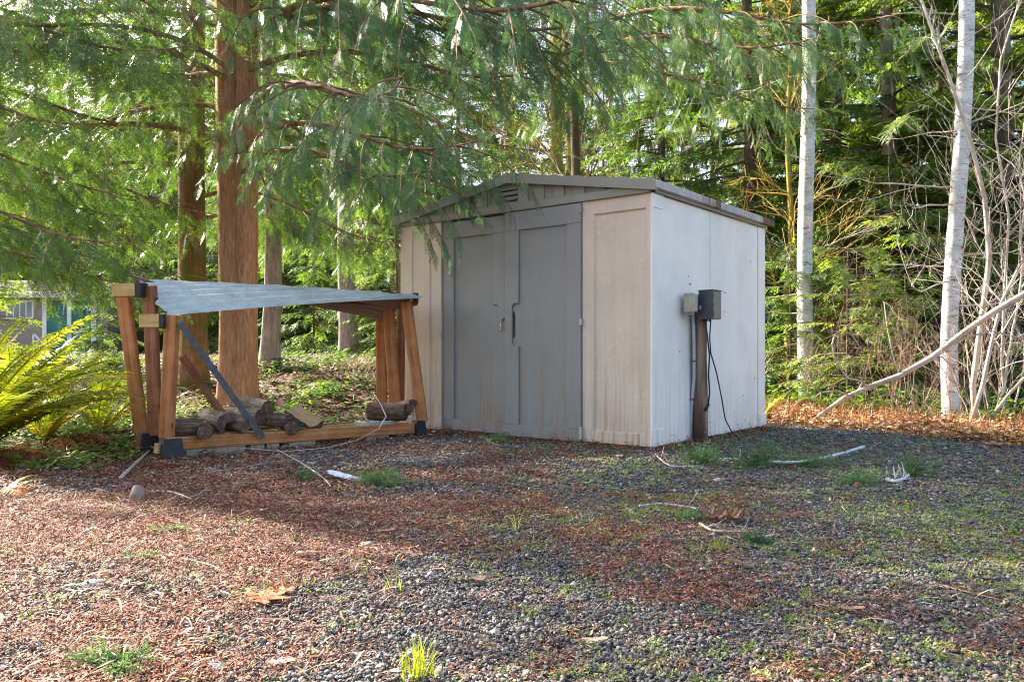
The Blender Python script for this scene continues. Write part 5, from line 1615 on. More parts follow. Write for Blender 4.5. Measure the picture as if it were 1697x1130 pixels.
def fern_frond(seed, n=62, arch=1.0, wid=0.105, mat=fern_g, curlp=0.0):
    g = np.random.default_rng(seed); V = []; Fc = []
    pts = []; p = np.zeros(3); pit = 1.05
    for i in range(n + 1):
        pts.append(p.copy()); t = i / n
        pit -= arch * (0.6 + 1.2 * t) / n * 1.2
        p = p + np.array([math.cos(pit), 0, math.sin(pit)]) / n
    bk = Bake(); tube_np(bk, pts[::3] + [pts[-1]], [0.006 * (1 - j / (len(pts[::3]) + 1)) + 0.0012 for j in range(len(pts[::3]) + 1)], 3)
    for i in range(4, n):
        t = i / n; d = pts[i + 1] - pts[i]; d /= np.linalg.norm(d); up = np.array([-d[2], 0, d[0]])
        ln = wid * (math.sin(math.pi * min(1, 0.12 + t * 0.55)) ** 0.8) * (1 - t ** 3) ** 0.8 * 1.05
        for s in (-1, 1):
            if g.random() < 0.04: continue
            side = np.array([0, s, 0]); l2 = ln * g.uniform(.88, 1.1); c = pts[i] + d * (0.005 if s > 0 else 0)
            dr = side * 0.93 + d * 0.30 + up * g.uniform(-.25 - curlp, .15); dr /= np.linalg.norm(dr)
            w = 0.0072; k = len(V); lift = up * g.uniform(-.003, .003)
            V.extend([c - d * w * .7, c + dr * l2 * .45 + d * w + lift, c + dr * l2 - up * l2 * (.12 + curlp), c + dr * l2 * .45 - d * w + lift, c + d * w * .9])
            Fc.extend([(k, k + 3, k + 1), (k, k + 1, k + 4), (k + 3, k + 2, k + 1)])
    bk.V.append(np.array(V)); bk.F.append(np.array(Fc) + bk.n)
    V, Fc = bk.arrays()
    return np_mesh("frond", V, Fc, [mat])


FG = [fern_frond(i, 62, a_, 0.095, fern_g) for i, a_ in enumerate((0.55, 0.75, 0.95))]
FY = [fern_frond(10 + i, 56, a_, 0.095, fern_y) for i, a_ in enumerate((0.7, 1.0))]
FB = [fern_frond(20 + i, 50, a_, 0.085, fern_b, 0.5) for i, a_ in enumerate((1.7, 2.1))]


def fern(px, py, Y, label, fr, z=None):
    """fr: list of (mesh list, yaw deg, length, extra pitch)"""
    p = at(px, py, Y); z = hz(p.x, Y) if z is None else z
    t = thing("sword_fern", label, "fern", (p.x, Y, z))
    for ms, yaw, L, pt in fr:
        o = link_mesh("frond", rt.choice(ms), t, (rt.uniform(-.04, .04), rt.uniform(-.04, .04), 0.02))
        o.rotation_euler = (rt.uniform(-.3, .3), R(-pt - 4), R(yaw)); o.scale = (L * .82, L * rt.uniform(.85, 1.1), L * .82)
    return t


fr = [(FG, 8, 1.45, -8), (FG, 24, 1.5, -2), (FG, -8, 1.4, -14), (FG, 40, 1.35, 2), (FG, -22, 1.3, -16), (FG, 0, 1.55, 0), (FG, 60, 1.2, 4), (FG, -40, 1.15, -14), (FG, 15, 1.6, 6), (FG, 32, 1.5, -12),
      (FG, -2, 1.5, 10), (FG, 18, 1.35, 14), (FG, 5, 1.3, 20), (FG, 45, 1.3, 16), (FG, -18, 1.35, 4), (FG, 28, 1.25, 22), (FG, 52, 1.2, 8), (FG, -5, 1.2, -20), (FG, 10, 1.45, -14), (FG, 75, 1.1, 0), (FG, 110, 1.0, 0), (FG, 150, 1.0, 0), (FG, -150, 1.0, 0), (FG, -100, 1.0, -5), (FG, -70, .95, -10), (FG, 12, 1.3, -22), (FG, -14, 1.45, -4), (FY, 5, 1.35, -18), (FY, 35, 1.3, -6), (FY, -15, 1.25, -20), (FY, 20, 1.45, -10),
      (FB, -5, 1.1, -36), (FB, 20, 1.15, -34), (FB, -35, 1.05, -40), (FB, -60, 1.0, -38), (FB, -90, 0.9, -40), (FB, 45, 1.1, -32), (FB, 8, 1.0, -44), (FB, -20, 1.1, -38), (FB, -48, 1.0, -42)]
fern(-60, 712, 5.1, "large backlit sword fern at the left edge with arching green fronds", fr)
fern(75, 712, 5.9, "second sword fern closer to the rack with yellow tips", [(FG, 15, 1.15, 0), (FG, -15, 1.15, -12), (FG, 40, 1.1, 8), (FG, -50, 1.0, -12), (FG, 5, 1.2, 12), (FG, 28, 1.1, -14), (FY, 0, 1.2, -4), (FY, 25, 1.15, -16), (FY, -30, 1.1, -18), (FG, 80, 1.1, 5), (FG, 120, 1.0, 5), (FG, 180, 1.0, 0), (FG, 150, 1.1, 8), (FG, -170, 1.0, -6), (FY, -120, .9, 0), (FB, -10, 1.0, -38), (FB, -35, 1.0, -38), (FB, 15, 1.0, -36), (FB, -70, .9, -40), (FB, -100, .9, -40), (FB, -50, 1.0, -36)])
fern(20, 690, 7.2, "fern behind the two front ones under the hanging cedar sprays", [(FG, a_, 1.35, rt.uniform(-5, 14)) for a_ in range(-170, 180, 26)])
fern(165, 700, 6.5, "fern right behind the rack's outermost left post", [(FG, a_, 1.0, rt.uniform(-12, 14)) for a_ in range(-170, 180, 36)] + [(FY, a_, .9, -15) for a_ in (-20, 60, 150)])
fern(5, 800, 4.15, "low mostly dead brown fern at the left edge of the gravel", [(FG, a_, .28, -30) for a_ in (40, 80, 160)] + [(FB, a_, .5, -40) for a_ in (-30, 20, 60)])
fern(1272, 712, 8.5, "small yellowing fern at the shed's right rear corner", [(FY, a_, .5, 8) for a_ in (0, 30, 70, 110, -40)] + [(FG, a_, .5, 10) for a_ in (50, 90, 20)])
# single golden bracken frond
bp = at(1302, 712, 8.3)
o = link_mesh("bracken_frond", FB[0], None, (bp.x, 8.3, hz(bp.x, 8.3))); o.rotation_euler = (0.2, R(-12), R(12)); o.scale = (.55, .7, .75); tag(o, "single curled golden bracken frond right of the shed", "fern")

# ------------------------------------------------------------------ undergrowth (nobody could count it)
def leafy(seed, n, r, sz, mat, zs=1.0, lob=1):
    g = np.random.default_rng(seed); V = []; Fc = []
    for i in range(n):
        a = g.uniform(0, 6.28); rr = r * math.sqrt(g.random()); z = zs * r * g.random() * (1 - (rr / r) ** 2 * .6)
        c = np.array([math.cos(a) * rr, math.sin(a) * rr, z]); yw = g.uniform(0, 6.28); e_ = g.uniform(-.5, .5)
        d = np.array([math.cos(yw) * math.cos(e_), math.sin(yw) * math.cos(e_), math.sin(e_)]); s = np.array([-math.sin(yw), math.cos(yw), g.uniform(-.3, .3)]); L = sz * g.uniform(.5, 1.2); k = len(V)
        V.extend([c, c + d * L * .35 + s * L * .3, c + d * L * .8 + s * L * .2, c + d * L, c + d * L * .8 - s * L * .2 , c + d * L * .35 - s * L * .3, c + d * L * .5 + np.array([0, 0, .08 * L])])
        for q in range(6): Fc.append((k + q, k + (q + 1) % 6, k + 6))
    return np_mesh("leaves", np.array(V), np.array(Fc), [mat])


litter_m = island_mat("fallen_leaves", [(0.0, (0.09, 0.035, 0.015)), (0.3, (0.30, 0.11, 0.035)), (0.55, (0.48, 0.20, 0.06)), (0.8, (0.58, 0.36, 0.16)), (0.95, (0.66, 0.52, 0.34))], 0.8, 0.3, 30, 0.3)
woodlit_m = island_mat("forest_litter", [(0.0, (0.05, 0.028, 0.018)), (0.35, (0.17, 0.10, 0.06)), (0.7, (0.34, 0.23, 0.15)), (0.92, (0.55, 0.45, 0.34))], 0.85, 0.25, 30, 0.3)
green_m = leaf_mat("low_leafy_plants", (0.035, 0.075, 0.015), (0.09, 0.17, 0.03), (0.20, 0.30, 0.06), 0.45, (1.6, 1.7, 0.5), 0.45, 2, True)
moss_m = leaf_mat("moss_tufts", (0.07, 0.085, 0.015), (0.17, 0.19, 0.035), (0.32, 0.31, 0.07), 0.3, (1.2, 1.2, 0.6), 0.8, 2, True)
grass_m = leaf_mat("dry_grass", (0.16, 0.13, 0.09), (0.30, 0.26, 0.19), (0.44, 0.39, 0.30), 0.2, (1.2, 1.1, 0.9), 0.7, 2, True)


def blades(seed, n, r, h, w, mat, bend=0.5):
    g = np.random.default_rng(seed); V = []; Fc = []
    for i in range(n):
        c = np.array([*(g.normal(0, r, 2)), 0]); a = g.uniform(0, 6.28); d = np.array([math.cos(a), math.sin(a), 0]); s = np.array([-d[1], d[0], 0]) * w; hh = h * g.uniform(.5, 1.1); b_ = bend * g.uniform(.2, 1.2) * hh; k = len(V)
        V.extend([c - s, c + s, c + d * b_ * .4 + s * .8 + np.array([0, 0, hh * .6]), c + d * b_ * .4 - s * .8 + np.array([0, 0, hh * .6]), c + d * b_ + np.array([0, 0, hh])])
        Fc.extend([(k, k + 1, k + 2), (k, k + 2, k + 3), (k + 3, k + 2, k + 4)])
    return np_mesh("blades", np.array(V), np.array(Fc), [mat])


def place(n, fn, y0, y1, margin=0.5, bias=0.8, seed=1):
    g = np.random.default_rng(seed)
    y = y0 + (y1 - y0) * g.random(n) ** bias; x = (g.random(n) * 2 - 1) * (0.66 * y + margin)
    k = (g.random(n) < fn(x, y)) & ~under_shed(x, y, 0.06)
    x, y = x[k], y[k]; m_ = len(x)
    return x, y, np.stack([x, y, height(x, y) + 0.004], 1), np.stack([g.normal(0, .12, m_), g.normal(0, .12, m_), g.uniform(0, 6.28, m_)], 1), g


# orange bracken and leaf strip beyond the gravel on the right
def strip(x, y): d = edge_d(x, y); return (x > 1.9) * sstep(-0.05, 0.25, d) * (1 - sstep(1.5, 3.5, d))


x, y, P_, Rr, g = place(9000, strip, 5.0, 13.0, 1.0, 1.0, 5)
scatter("bracken_litter", [leafy(500 + i, 24, .15, .055, litter_m, .75) for i in range(5)] + [blades(510 + i, 12, .09, .20, .0022, litter_m, .8) for i in range(3)], P_, Rr, g.uniform(.6, 1.25, len(x)),
        "orange dead bracken and fallen leaves beyond the gravel edge", "dead bracken")
x, y, P_, Rr, g = place(2600, lambda x, y: strip(x, y) * sstep(.45, .6, fbm(x, y, 1.5, 91, 2)), 5.0, 12.0, 1.0, 1.0, 6)
scatter("edge_moss", [leafy(520 + i, 30, .10, .04, moss_m, .35) for i in range(4)], P_, Rr, g.uniform(.6, 1.2, len(x)), "yellow green moss and small leaves among the orange bracken", "moss")


def bank(x, y): return ((x < 0.9) & (y > 5)) * sstep(0.0, 0.4, left_d(x, y))


x, y, P_, Rr, g = place(16000, lambda x, y: bank(x, y) * 0.85, 5.0, 22.0, 1.5, 0.8, 7)
scatter("forest_litter", [leafy(530 + i, 14, .14, .07, woodlit_m, .25) for i in range(5)] + [scraps(np.random.default_rng(540 + i), 10, .05, .22, .006, .12, twig_m, .15, .04) for i in range(3)], P_, Rr, g.uniform(.6, 1.3, len(x)) * (0.7 + .04 * y), "brown leaves and sticks covering the wooded bank behind the rack", "forest litter")
x, y, P_, Rr, g = place(9000, lambda x, y: bank(x, y) * sstep(.46, .62, fbm(x, y, 1.1, 77, 3)), 5.0, 20.0, 1.5, 0.9, 8)
scatter("moss_patches", [leafy(550 + i, 40, .13, .04, moss_m, .35) for i in range(4)], P_, Rr, g.uniform(.7, 1.4, len(x)), "mossy green patches on the wooded bank behind the rack", "moss")
x, y, P_, Rr, g = place(4200, lambda x, y: bank(x, y) * sstep(.50, .60, fbm(x, y, .9, 61, 3)) * .8, 5.3, 22.0, 1.5, 0.9, 9)
scatter("leafy_undergrowth", [leafy(560 + i, 50, .20, .07, green_m, .9) for i in range(5)], P_, Rr, g.uniform(.5, 1.3, len(x)), "low leafy green undergrowth on the bank behind the rack", "undergrowth")
x, y, P_, Rr, g = place(5000, lambda x, y: ((x < 0) & (y > 11)) * sstep(.46, .58, fbm(x, y, .6, 99, 2)) * .9, 11.0, 26.0, 1.5, 0.9, 10)
scatter("dry_grass", [blades(570 + i, 45, .16, .12, .005, grass_m, 1.3) for i in range(4)], P_, Rr, g.uniform(.6, 1.2, len(x)), "pale dry grass on top of the bank under the trees", "grass")
# plants right of the trees under the rack: brighter leaves, and a green fringe by the rack's left foot
x, y, P_, Rr, g = place(9000, lambda x, y: ((np.abs(x + 3.1) < .9) & (np.abs(y - 6.9) < 1.1)) * .16 + ((np.abs(x + 3.4) < .8) & (np.abs(y - 5.3) < .35)) * .10, 4.5, 8.5, 0.6, 1.0, 11)
scatter("bramble_leaves", [leafy(580 + i, 34, .13, .06, green_m, 1.0) for i in range(4)], P_, Rr, g.uniform(.6, 1.1, len(x)), "bright trailing bramble leaves around the rack's left foot", "brambles")
# forest floor right: dark salal hummocks
x, y, P_, Rr, g = place(7000, lambda x, y: ((x > 1.5) * sstep(1.5, 3.0, edge_d(x, y))) * .6, 8.0, 24.0, 1.5, 1.0, 12)
scatter("forest_undergrowth", [leafy(590 + i, 60, .35, .10, green_m, 1.0) for i in range(4)] + [blades(595, 40, .2, .5, .004, twig_m, .9)], P_, Rr, g.uniform(.6, 1.3, len(x)), "dark leafy undergrowth below the trees on the right", "undergrowth")

# ------------------------------------------------------------------ leaning pale branch and other big sticks
def path_pts(lst): return [at(*q) for q in lst]


mb = MB()
pp = path_pts([(1334, 708, 8.3), (1360, 687, 8.25), (1400, 659, 8.2), (1440, 641, 8.1), (1490, 623, 8.0), (1545, 592, 7.9), (1600, 549, 7.8), (1650, 515, 7.7), (1700, 486, 7.6), (1760, 455, 7.5)])
branch = thing("leaning_branch", "long pale bare branch leaning from the ground up to the right edge", "branch", pp[0])
mb.tube([p - pp[0] for p in pp], [0.013, 0.020, 0.024, 0.027, 0.029, 0.030, 0.031, 0.031, 0.031, 0.030], 10, jit=0.05); mb.build("main_stem", pale_twig, branch)
for lst, r_ in (([(1405, 660, 8.2), (1424, 645, 8.15), (1430, 632, 8.1), (1404, 626, 8.1), (1385, 600, 8.1), (1379, 570, 8.1), (1383, 555, 8.1)], 0.014),
                ([(1410, 656, 8.2), (1385, 647, 8.15), (1360, 650, 8.1), (1345, 635, 8.1), (1338, 615, 8.1)], 0.011),
                ([(1545, 588, 7.9), (1562, 592, 7.85), (1580, 610, 7.8), (1590, 640, 7.8)], 0.010),
                ([(1560, 578, 7.9), (1600, 560, 7.8), (1640, 548, 7.7), (1690, 560, 7.6)], 0.011),
                ([(1490, 620, 8.0), (1480, 590, 8.0), (1470, 540, 8.0), (1465, 500, 8.0)], 0.007)):
    q = path_pts(lst); mb = MB(); mb.tube([p - pp[0] for p in q], [r_ * (1 - .6 * i / len(q)) for i in range(len(q))], 7, jit=.05); so_ = mb.build("side_shoot", pale_twig, branch)
    g = np.random.default_rng(int(lst[0][0])); bk = Bake()
    for p in q[1:]:
        for _ in range(3):
            a = g.normal(0, 1, 3); a /= np.linalg.norm(a)
            grow(bk, g, np.array(p - pp[0]), a, g.uniform(.15, .38), 0.0045, 2, .12, .6, .2, 3, (2, 4), .0017)
    V, Fc = bk.arrays(); link_mesh("twigs", np_mesh("twigs", V, Fc, [red_twig]), so_)
# slender curved stem crossing the right birch
for lst, r_, lab in (([(1618, 712, 8.0), (1612, 640, 8.0), (1625, 540, 8.0), (1640, 430, 8.0), (1632, 330, 8.0), (1610, 240, 8.0), (1590, 180, 8.0), (1570, 120, 8.0), (1548, 60, 8.0), (1520, -20, 8.0)], 0.030, "tall slender pale stem curving across the right birch trunk"),
                     ([(1605, 715, 7.8), (1628, 640, 7.8), (1645, 560, 7.8), (1660, 500, 7.8), (1690, 440, 7.8), (1730, 380, 7.8)], 0.022, "pale stem forking to the right beside the tall slender one"),
                     ([(1672, 708, 8.6), (1660, 600, 8.6), (1665, 480, 8.6), (1672, 360, 8.6), (1650, 230, 8.6), (1658, 100, 8.6), (1690, 0, 8.6)], 0.018, "thin upright bare stem near the right edge")):
    q = path_pts(lst); q[0].z = hz(q[0].x, q[0].y) - .02; t = thing("bare_sapling", lab, "tree", q[0]); mb = MB(); mb.tube([p - q[0] for p in q], [r_ * (1 - .65 * i / len(q)) for i in range(len(q))], 8, jit=.04); mb.build("trunk", pale_twig, t)
    g = np.random.default_rng(int(lst[0][0])); bk = Bake()
    for i in range(2, len(q)):
        for _ in range(3):
            f = g.random(); p = q[i - 1].lerp(q[i], f) - q[0]; a = np.array([g.uniform(-1, 1), g.uniform(-.5, .5), .7])
            grow(bk, g, np.array(p), a / np.linalg.norm(a), g.uniform(.4, .9), 0.006, 2, .12, .5, .14, 4, (1, 3), .0018)
    V, Fc = bk.arrays(); link_mesh("twigs", np_mesh("twigs", V, Fc, [pale_twig]), t)

# ------------------------------------------------------------------ small things on the gravel
def gp(px, py):
    Y = CZ * F / (py - 583)
    for _ in range(3):
        x = (px - 848.5) / F * Y; Y = (CZ - hz(x, Y)) * F / (py - 583)
    x = (px - 848.5) / F * Y
    return Vector((x, Y, hz(x, Y)))


stone_w = simple("pale_stone", [(0.3, (0.36, 0.32, 0.27)), (0.7, (0.58, 0.54, 0.47))], 12, rough=0.75)
stone_t = simple("tan_stone", [(0.3, (0.18, 0.13, 0.10)), (0.7, (0.40, 0.31, 0.24))], 12, rough=0.8)
stone_g = simple("grey_stone", [(0.3, (0.11, 0.11, 0.115)), (0.7, (0.24, 0.235, 0.23))], 12, rough=0.8)


def rock(px, py, sx, sy, sz, mat, label, seed, lift=0.5):
    p = gp(px, py); me = bpy.data.meshes.new("rock"); V = []; n1_, n2_ = 14, 9; F_ = []
    for i in range(n2_ + 1):
        ph = math.pi * i / n2_
        for k in range(n1_):
            a = 2 * math.pi * k / n1_; d = Vector((math.sin(ph) * math.cos(a), math.sin(ph) * math.sin(a), math.cos(ph)))
            r_ = 1 + 0.28 * (mnoise.noise(d * 1.3 + Vector((seed * 3.1, 0, 0)))) + .08 * mnoise.noise(d * 4 + Vector((seed, 0, 0)))
            V.append((d.x * sx * r_, d.y * sy * r_, d.z * sz * r_ + sz * lift))
    for i in range(n2_):
        for k in range(n1_):
            F_.append((i * n1_ + k, (i + 1) * n1_ + k, (i + 1) * n1_ + (k + 1) % n1_, i * n1_ + (k + 1) % n1_))
    mb = MB(); mb.add(V, F_, 0, True); o = mb.build("rock", mat, None, p); o.rotation_euler = (0, 0, seed); tag(o, label, "rock")


rock(157, 970, .038, .028, .014, stone_w, "smooth pale oval stone lying in gravel on the left", 0.1)
rock(228, 828, .040, .034, .048, stone_t, "upright tan stone near the dirt on the left", 1.2)
rock(212, 808, .045, .03, .022, stone_g, "flat grey stone behind the upright tan one", 2.2)
rock(1191, 799, .028, .022, .018, stone_w, "small white stone in front of the shed's right side", 3.3)
rock(418, 781, .022, .018, .02, stone_t, "small brown stone in front of the rack's beam", 4.1)
rock(395, 768 , .03, .02, .012, stone_g, "little grey stone near the blocks under the rack", 5.8)
rock(610, 906, .030, .022, .014, stone_g, "flat grey pebble left of the tan leaf's right side", 6.5)
rock(731, 1118, .020, .016, .012, stone_t, "brown pebble beside the grass tuft at the bottom edge", 7.5)
rock(595, 868, .013, .011, .009, stone_w, "tiny white pebble above the pale tan leaf", 8.5)
rock(820, 1052 , .016, .013, .010, stone_w, "tiny pale pebble in the central gravel", 9.5)
rock(345, 1019, .020, .015, .008, stone_t, "small tan pebble left of the orange maple leaf", 10.5)

lobes = [(0, 1.0), (14, .62), (24, .48), (38, .82), (48, .92), (58, .62), (74, .40), (88, .66), (104, .74), (118, .48), (140, .36), (160, .42), (172, .16), (180, .05)]


def leaf_mesh(seed, size, curl, mat, kind='maple'):
    g = random.Random(seed); mb = MB()
    pts = [(a, r_) for a, r_ in lobes] + [(360 - a, r_) for a, r_ in reversed(lobes[1:-1])] if kind == 'maple' else [(a, 0.5 + 0.5 * abs(math.cos(R(a))) ** 1.5) for a in range(0, 360, 24)]
    out = []; mid = []
    for a, r_ in pts:
        r_ *= g.uniform(.9, 1.08) * size; x = math.cos(R(a)) * r_; y = math.sin(R(a)) * r_ * (1 if kind == 'maple' else .62)
        z = curl * size * ((r_ / size) ** 2) * (0.6 + .4 * math.sin(a * .11 + seed)) + g.uniform(0, .035) * size
        out.append((x, y, z)); mid.append((x * .5, y * .5, z * .22 + g.uniform(0, .02) * size))
    n_ = len(out); V = [(0, 0, .01 * size)] + mid + out
    fs = [(0, 1 + k, 1 + (k + 1) % n_) for k in range(n_)] + [(1 + k, 1 + n_ + k, 1 + n_ + (k + 1) % n_, 1 + (k + 1) % n_) for k in range(n_)]
    mb.add(V, fs, 0, False)
    if kind == 'maple': mb.tube([(-.05 * size, 0, .01), (-.45 * size, .05 * size, .012), (-.8 * size, .16 * size, .01)], .0013, 5)
    return mb


leaf_o = leaf_mat("orange_maple_leaf", (0.30, 0.10, 0.04), (0.46, 0.17, 0.07), (0.60, 0.30, 0.11), 0.3, (1.2, 1.0, .8), .6, 22)
leaf_br = leaf_mat("brown_curled_leaf", (0.10, 0.045, 0.03), (0.22, 0.10, 0.06), (0.42, 0.22, 0.10), 0.2, (1.2, 1.0, .8), .5, 30)
leaf_t = leaf_mat("tan_dry_leaf", (0.36, 0.22, 0.14), (0.50, 0.34, 0.23), (0.62, 0.46, 0.34), 0.2, (1.1, 1.0, .9), .7, 20)
leaf_p = leaf_mat("dull_purple_leaf", (0.13, 0.075, 0.065), (0.20, 0.13, 0.115), (0.30, 0.21, 0.18), 0.1, (1.1, 1.0, .9), .7, 20)


def leaf(px, py, size, curl, mat, label, seed, yaw, kind='maple', tilt=0.0, lift=.022):
    o = leaf_mesh(seed, size, curl, mat, kind).build("maple_leaf" if kind == 'maple' else "fallen_leaf", mat, None, gp(px, py) + Vector((0, 0, lift)))
    o.rotation_euler = (tilt, 0, yaw); tag(o, label, "leaf")


leaf(432, 1003, .105, .10, leaf_o, "large flat orange maple leaf on the needle litter at lower left", 1, 0.7)
leaf(470, 990, .050, .5, leaf_o, "smaller bright orange leaf overlapping the large maple leaf", 2, 2.0)
leaf(1180, 866, .085, .9, leaf_br, "dark brown curled maple leaf, left one of the curled pair", 3, 1.2)
leaf(1208, 866, .085, 1.0, leaf_br, "golden brown curled maple leaf, right one of the curled pair", 4, -1.0)
leaf(638, 888, .040, .25, leaf_t, "pale tan leaf on gravel left of the middle", 5, .3, 'oval')
leaf(985, 1074, .035, .2, leaf_t, "light tan leaf near the bottom middle", 6, .2, 'oval')
leaf(1412, 1020, .038, .15, leaf_t, "pinkish tan leaf in the lower right gravel", 7, .1, 'oval')
leaf(795, 970, .050, .3, leaf_p, "dull purple brown leaf in the centre of the gravel", 8, 2.6)
leaf(1243, 947, .045, .25, leaf_p, "dull purple brown leaf among the weeds right of the middle", 9, 2.9)
leaf(1434, 873, .055, .15, leaf_p, "large dull grey brown leaf pressed flat on the right", 10, 3.0)
leaf(378, 1053, .026, .3, leaf_br, "small brown leaf under the big maple leaf", 11, 1.0, 'oval')
leaf(465, 1112, .034, .2, leaf_t, "pale crumpled leaf at the bottom edge left of the middle", 12, .4, 'oval')
leaf(1232, 802 , .045, .05, leaf_br, "flat reddish strip of bark like leaf near the white stone", 13, .0, 'oval')
leaf(15, 790, .11, .1, leaf_t, "big light brown leaf at the left edge", 14, .3, 'oval')
leaf(560, 762, .055, .3, leaf_o, "rust orange leaf in front of the rack's beam", 15, .5)
leaf(1415, 745, .10, .25, leaf_br, "dark red brown leaf near the orange bracken", 16, .5)
leaf(1650, 742, .12, .4, leaf_br, "big red brown leaf in the bracken at the right", 17, .5)

cone_m = simple("cone_scales", [(0.3, (0.10, 0.045, 0.025)), (0.7, (0.34, 0.18, 0.10))], 60, rough=.8)


def cone(px, py, L, yaw, label, seed):
    g = random.Random(seed); p = gp(px, py); t = thing("fir_cone", label, "cone", p + Vector((0, 0, L * .28)), yaw)
    mb = MB(); mb.tube([(-L / 2, 0, 0), (0, 0, 0), (L / 2, 0, 0)], [L * .12, L * .16, L * .05], 8); mb.build("core", cone_m, t)
    mb = MB()
    for i in range(60):
        u = i / 60; a = i * 2.4; r0 = L * .28 * math.sin(math.pi * (0.15 + .8 * u)) ; x = -L / 2 + L * u; c_ = Vector((x + L * .07, math.cos(a) * r0, math.sin(a) * r0)); s = Vector((0, -math.sin(a), math.cos(a))) * L * .09; b0 = Vector((x - L * .04, math.cos(a) * r0 * .3, math.sin(a) * r0 * .3))
        mb.add([b0 - s * .5, b0 + s * .5, c_ + s, c_ * 1.0 + Vector((L * .05, 0, 0)), c_ - s], [(0, 1, 2, 4), (4, 2, 3)])
    o = mb.build("scales", cone_m, t); o['kind'] = 'stuff'


cone(333, 1090, .055, .4, "brown fir cone near the bottom left", 1)
cone(1046, 826, .055, 2.0, "fir cone lying in front of the shed doors' right side", 2)
cone(1421, 810, .070, .8, "fir cone beside the fallen greenery on the right", 3)
cone(983, 814, .05, .2, "dark fir cone close in front of the shed", 4)

fir_tip = leaf_mat("fallen_fir_needles", (0.04, 0.10, 0.035), (0.10, 0.19, 0.07), (0.20, 0.29, 0.11), 0.3, (1.3, 1.4, .7), .5, 10)


def spray_mesh(seed, n, L, h):
    """fallen conifer sprays: many short needles on a few twigs"""
    g = np.random.default_rng(seed); V = []; Fc = []
    for k_ in range(n):
        a = g.uniform(-.9, .9) + (math.pi if g.random() < .35 else 0); l_ = L * g.uniform(.35, 1); q = np.array([g.normal(0, L * .18), g.normal(0, L * .10), g.uniform(0, h * .3)]); pit = g.uniform(0.02, .75) * h / L * 2.2
        d = np.array([math.cos(a) * math.cos(pit), math.sin(a) * math.cos(pit), math.sin(pit)]); m_ = int(l_ / .0045)
        for j in range(m_):
            c_ = q + d * l_ * j / m_ - np.array([0, 0, (j / m_) ** 2 * l_ * .25]); b_ = g.normal(0, 1, 3); b_ = b_ / np.linalg.norm(b_) * .9 + d * .7; b_ /= np.linalg.norm(b_); nl = g.uniform(.016, .028); w = np.cross(b_, g.normal(0, 1, 3)); w = w / np.linalg.norm(w) * .0021; k = len(V)
            c_[2] = max(c_[2], .004); V.extend([c_ - w, c_ + w, c_ + b_ * nl]); Fc.append((k, k + 1, k + 2))
    return np_mesh("needles", np.array(V), np.array(Fc), [fir_tip])


def fallen(px, py, n, L, h, label, seed, yaw=0.0, nm="fallen_fir_spray", sx=1.0):
    o = link_mesh(nm, spray_mesh(seed, int(n * 2.0), L * .98, h * 1.5), None, gp(px, py) + Vector((0, 0, .004))); o.rotation_euler = (0, 0, yaw); o.scale = (sx, 1, 1); tag(o, label, "fir spray")


fallen(1158, 772, 30, .22, .11, "leftmost green fir spray lying by the shed's side", 1)
fallen(1250, 778, 34, .26, .12, "green fir spray under the middle of the pale fallen stick", 2)
fallen(1310, 776, 22, .26, .07, "flatter fir spray right of the middle one behind the stick", 3)
fallen(1352, 776, 16, .20, .06, "thin fir spray behind the curved right part of the stick", 4)
fallen(1512, 792, 26, .18, .11, "bushy fir spray at the right end of the fallen greenery", 5)
fallen(1425, 806, 24, .20, .07, "fir spray left of the lichened stick", 6)
fallen(622, 808, 32, .20, .09, "fresh green spray beside the white bark piece", 7)
fallen(500, 800, 14, .13, .07, "small dark green spray left of the white bark piece", 8)
fallen(270, 883, 9, .10, .02, "thin flat green sprig on the needle litter at left", 9, .1, sx=1.2)
fallen(236, 927, 10, .08, .02, "small green moss like sprig below the thin flat one", 10, .2)
fallen(182, 1108, 26, .11, .035, "olive green sprig near the bottom left corner", 11, -.5, sx=1.3)
fallen(1140, 866, 20, .10, .04, "green spray left of the curled brown leaves", 12, .1)
fallen(1250, 903, 14, .08, .04, "small green spray right below the curled leaves", 13)
fallen(822, 735, 14, .16, .06, "green weed tuft at the foot of the shed doors", 14)

grassg = leaf_mat("fresh_grass", (0.22, 0.25, 0.03), (0.42, 0.46, 0.08), (0.62, 0.62, 0.18), .5, (1.4, 1.5, .6), .4, 9)
for px_i, py_i, n_, h_, lab in ((690, 1128, 60, .10, "bright yellow green grass tuft at the bottom edge"), (858, 880, 6, .10, "few thin grass blades left of the centre weeds"), (1196, 912, 40, .055, "dense little green tuft below the curled leaves"), (655, 978, 7, .06, "wispy grass blades left of the purple leaf"), (1088, 795, 8, .14, "thin pale dry stalks by the shed corner")):
    o = link_mesh("grass_tuft", blades(px_i, n_, .018 if n_ > 20 else .012, h_, .0016, grassg, .7), None, gp(px_i, py_i)); tag(o, lab, "grass tuft")

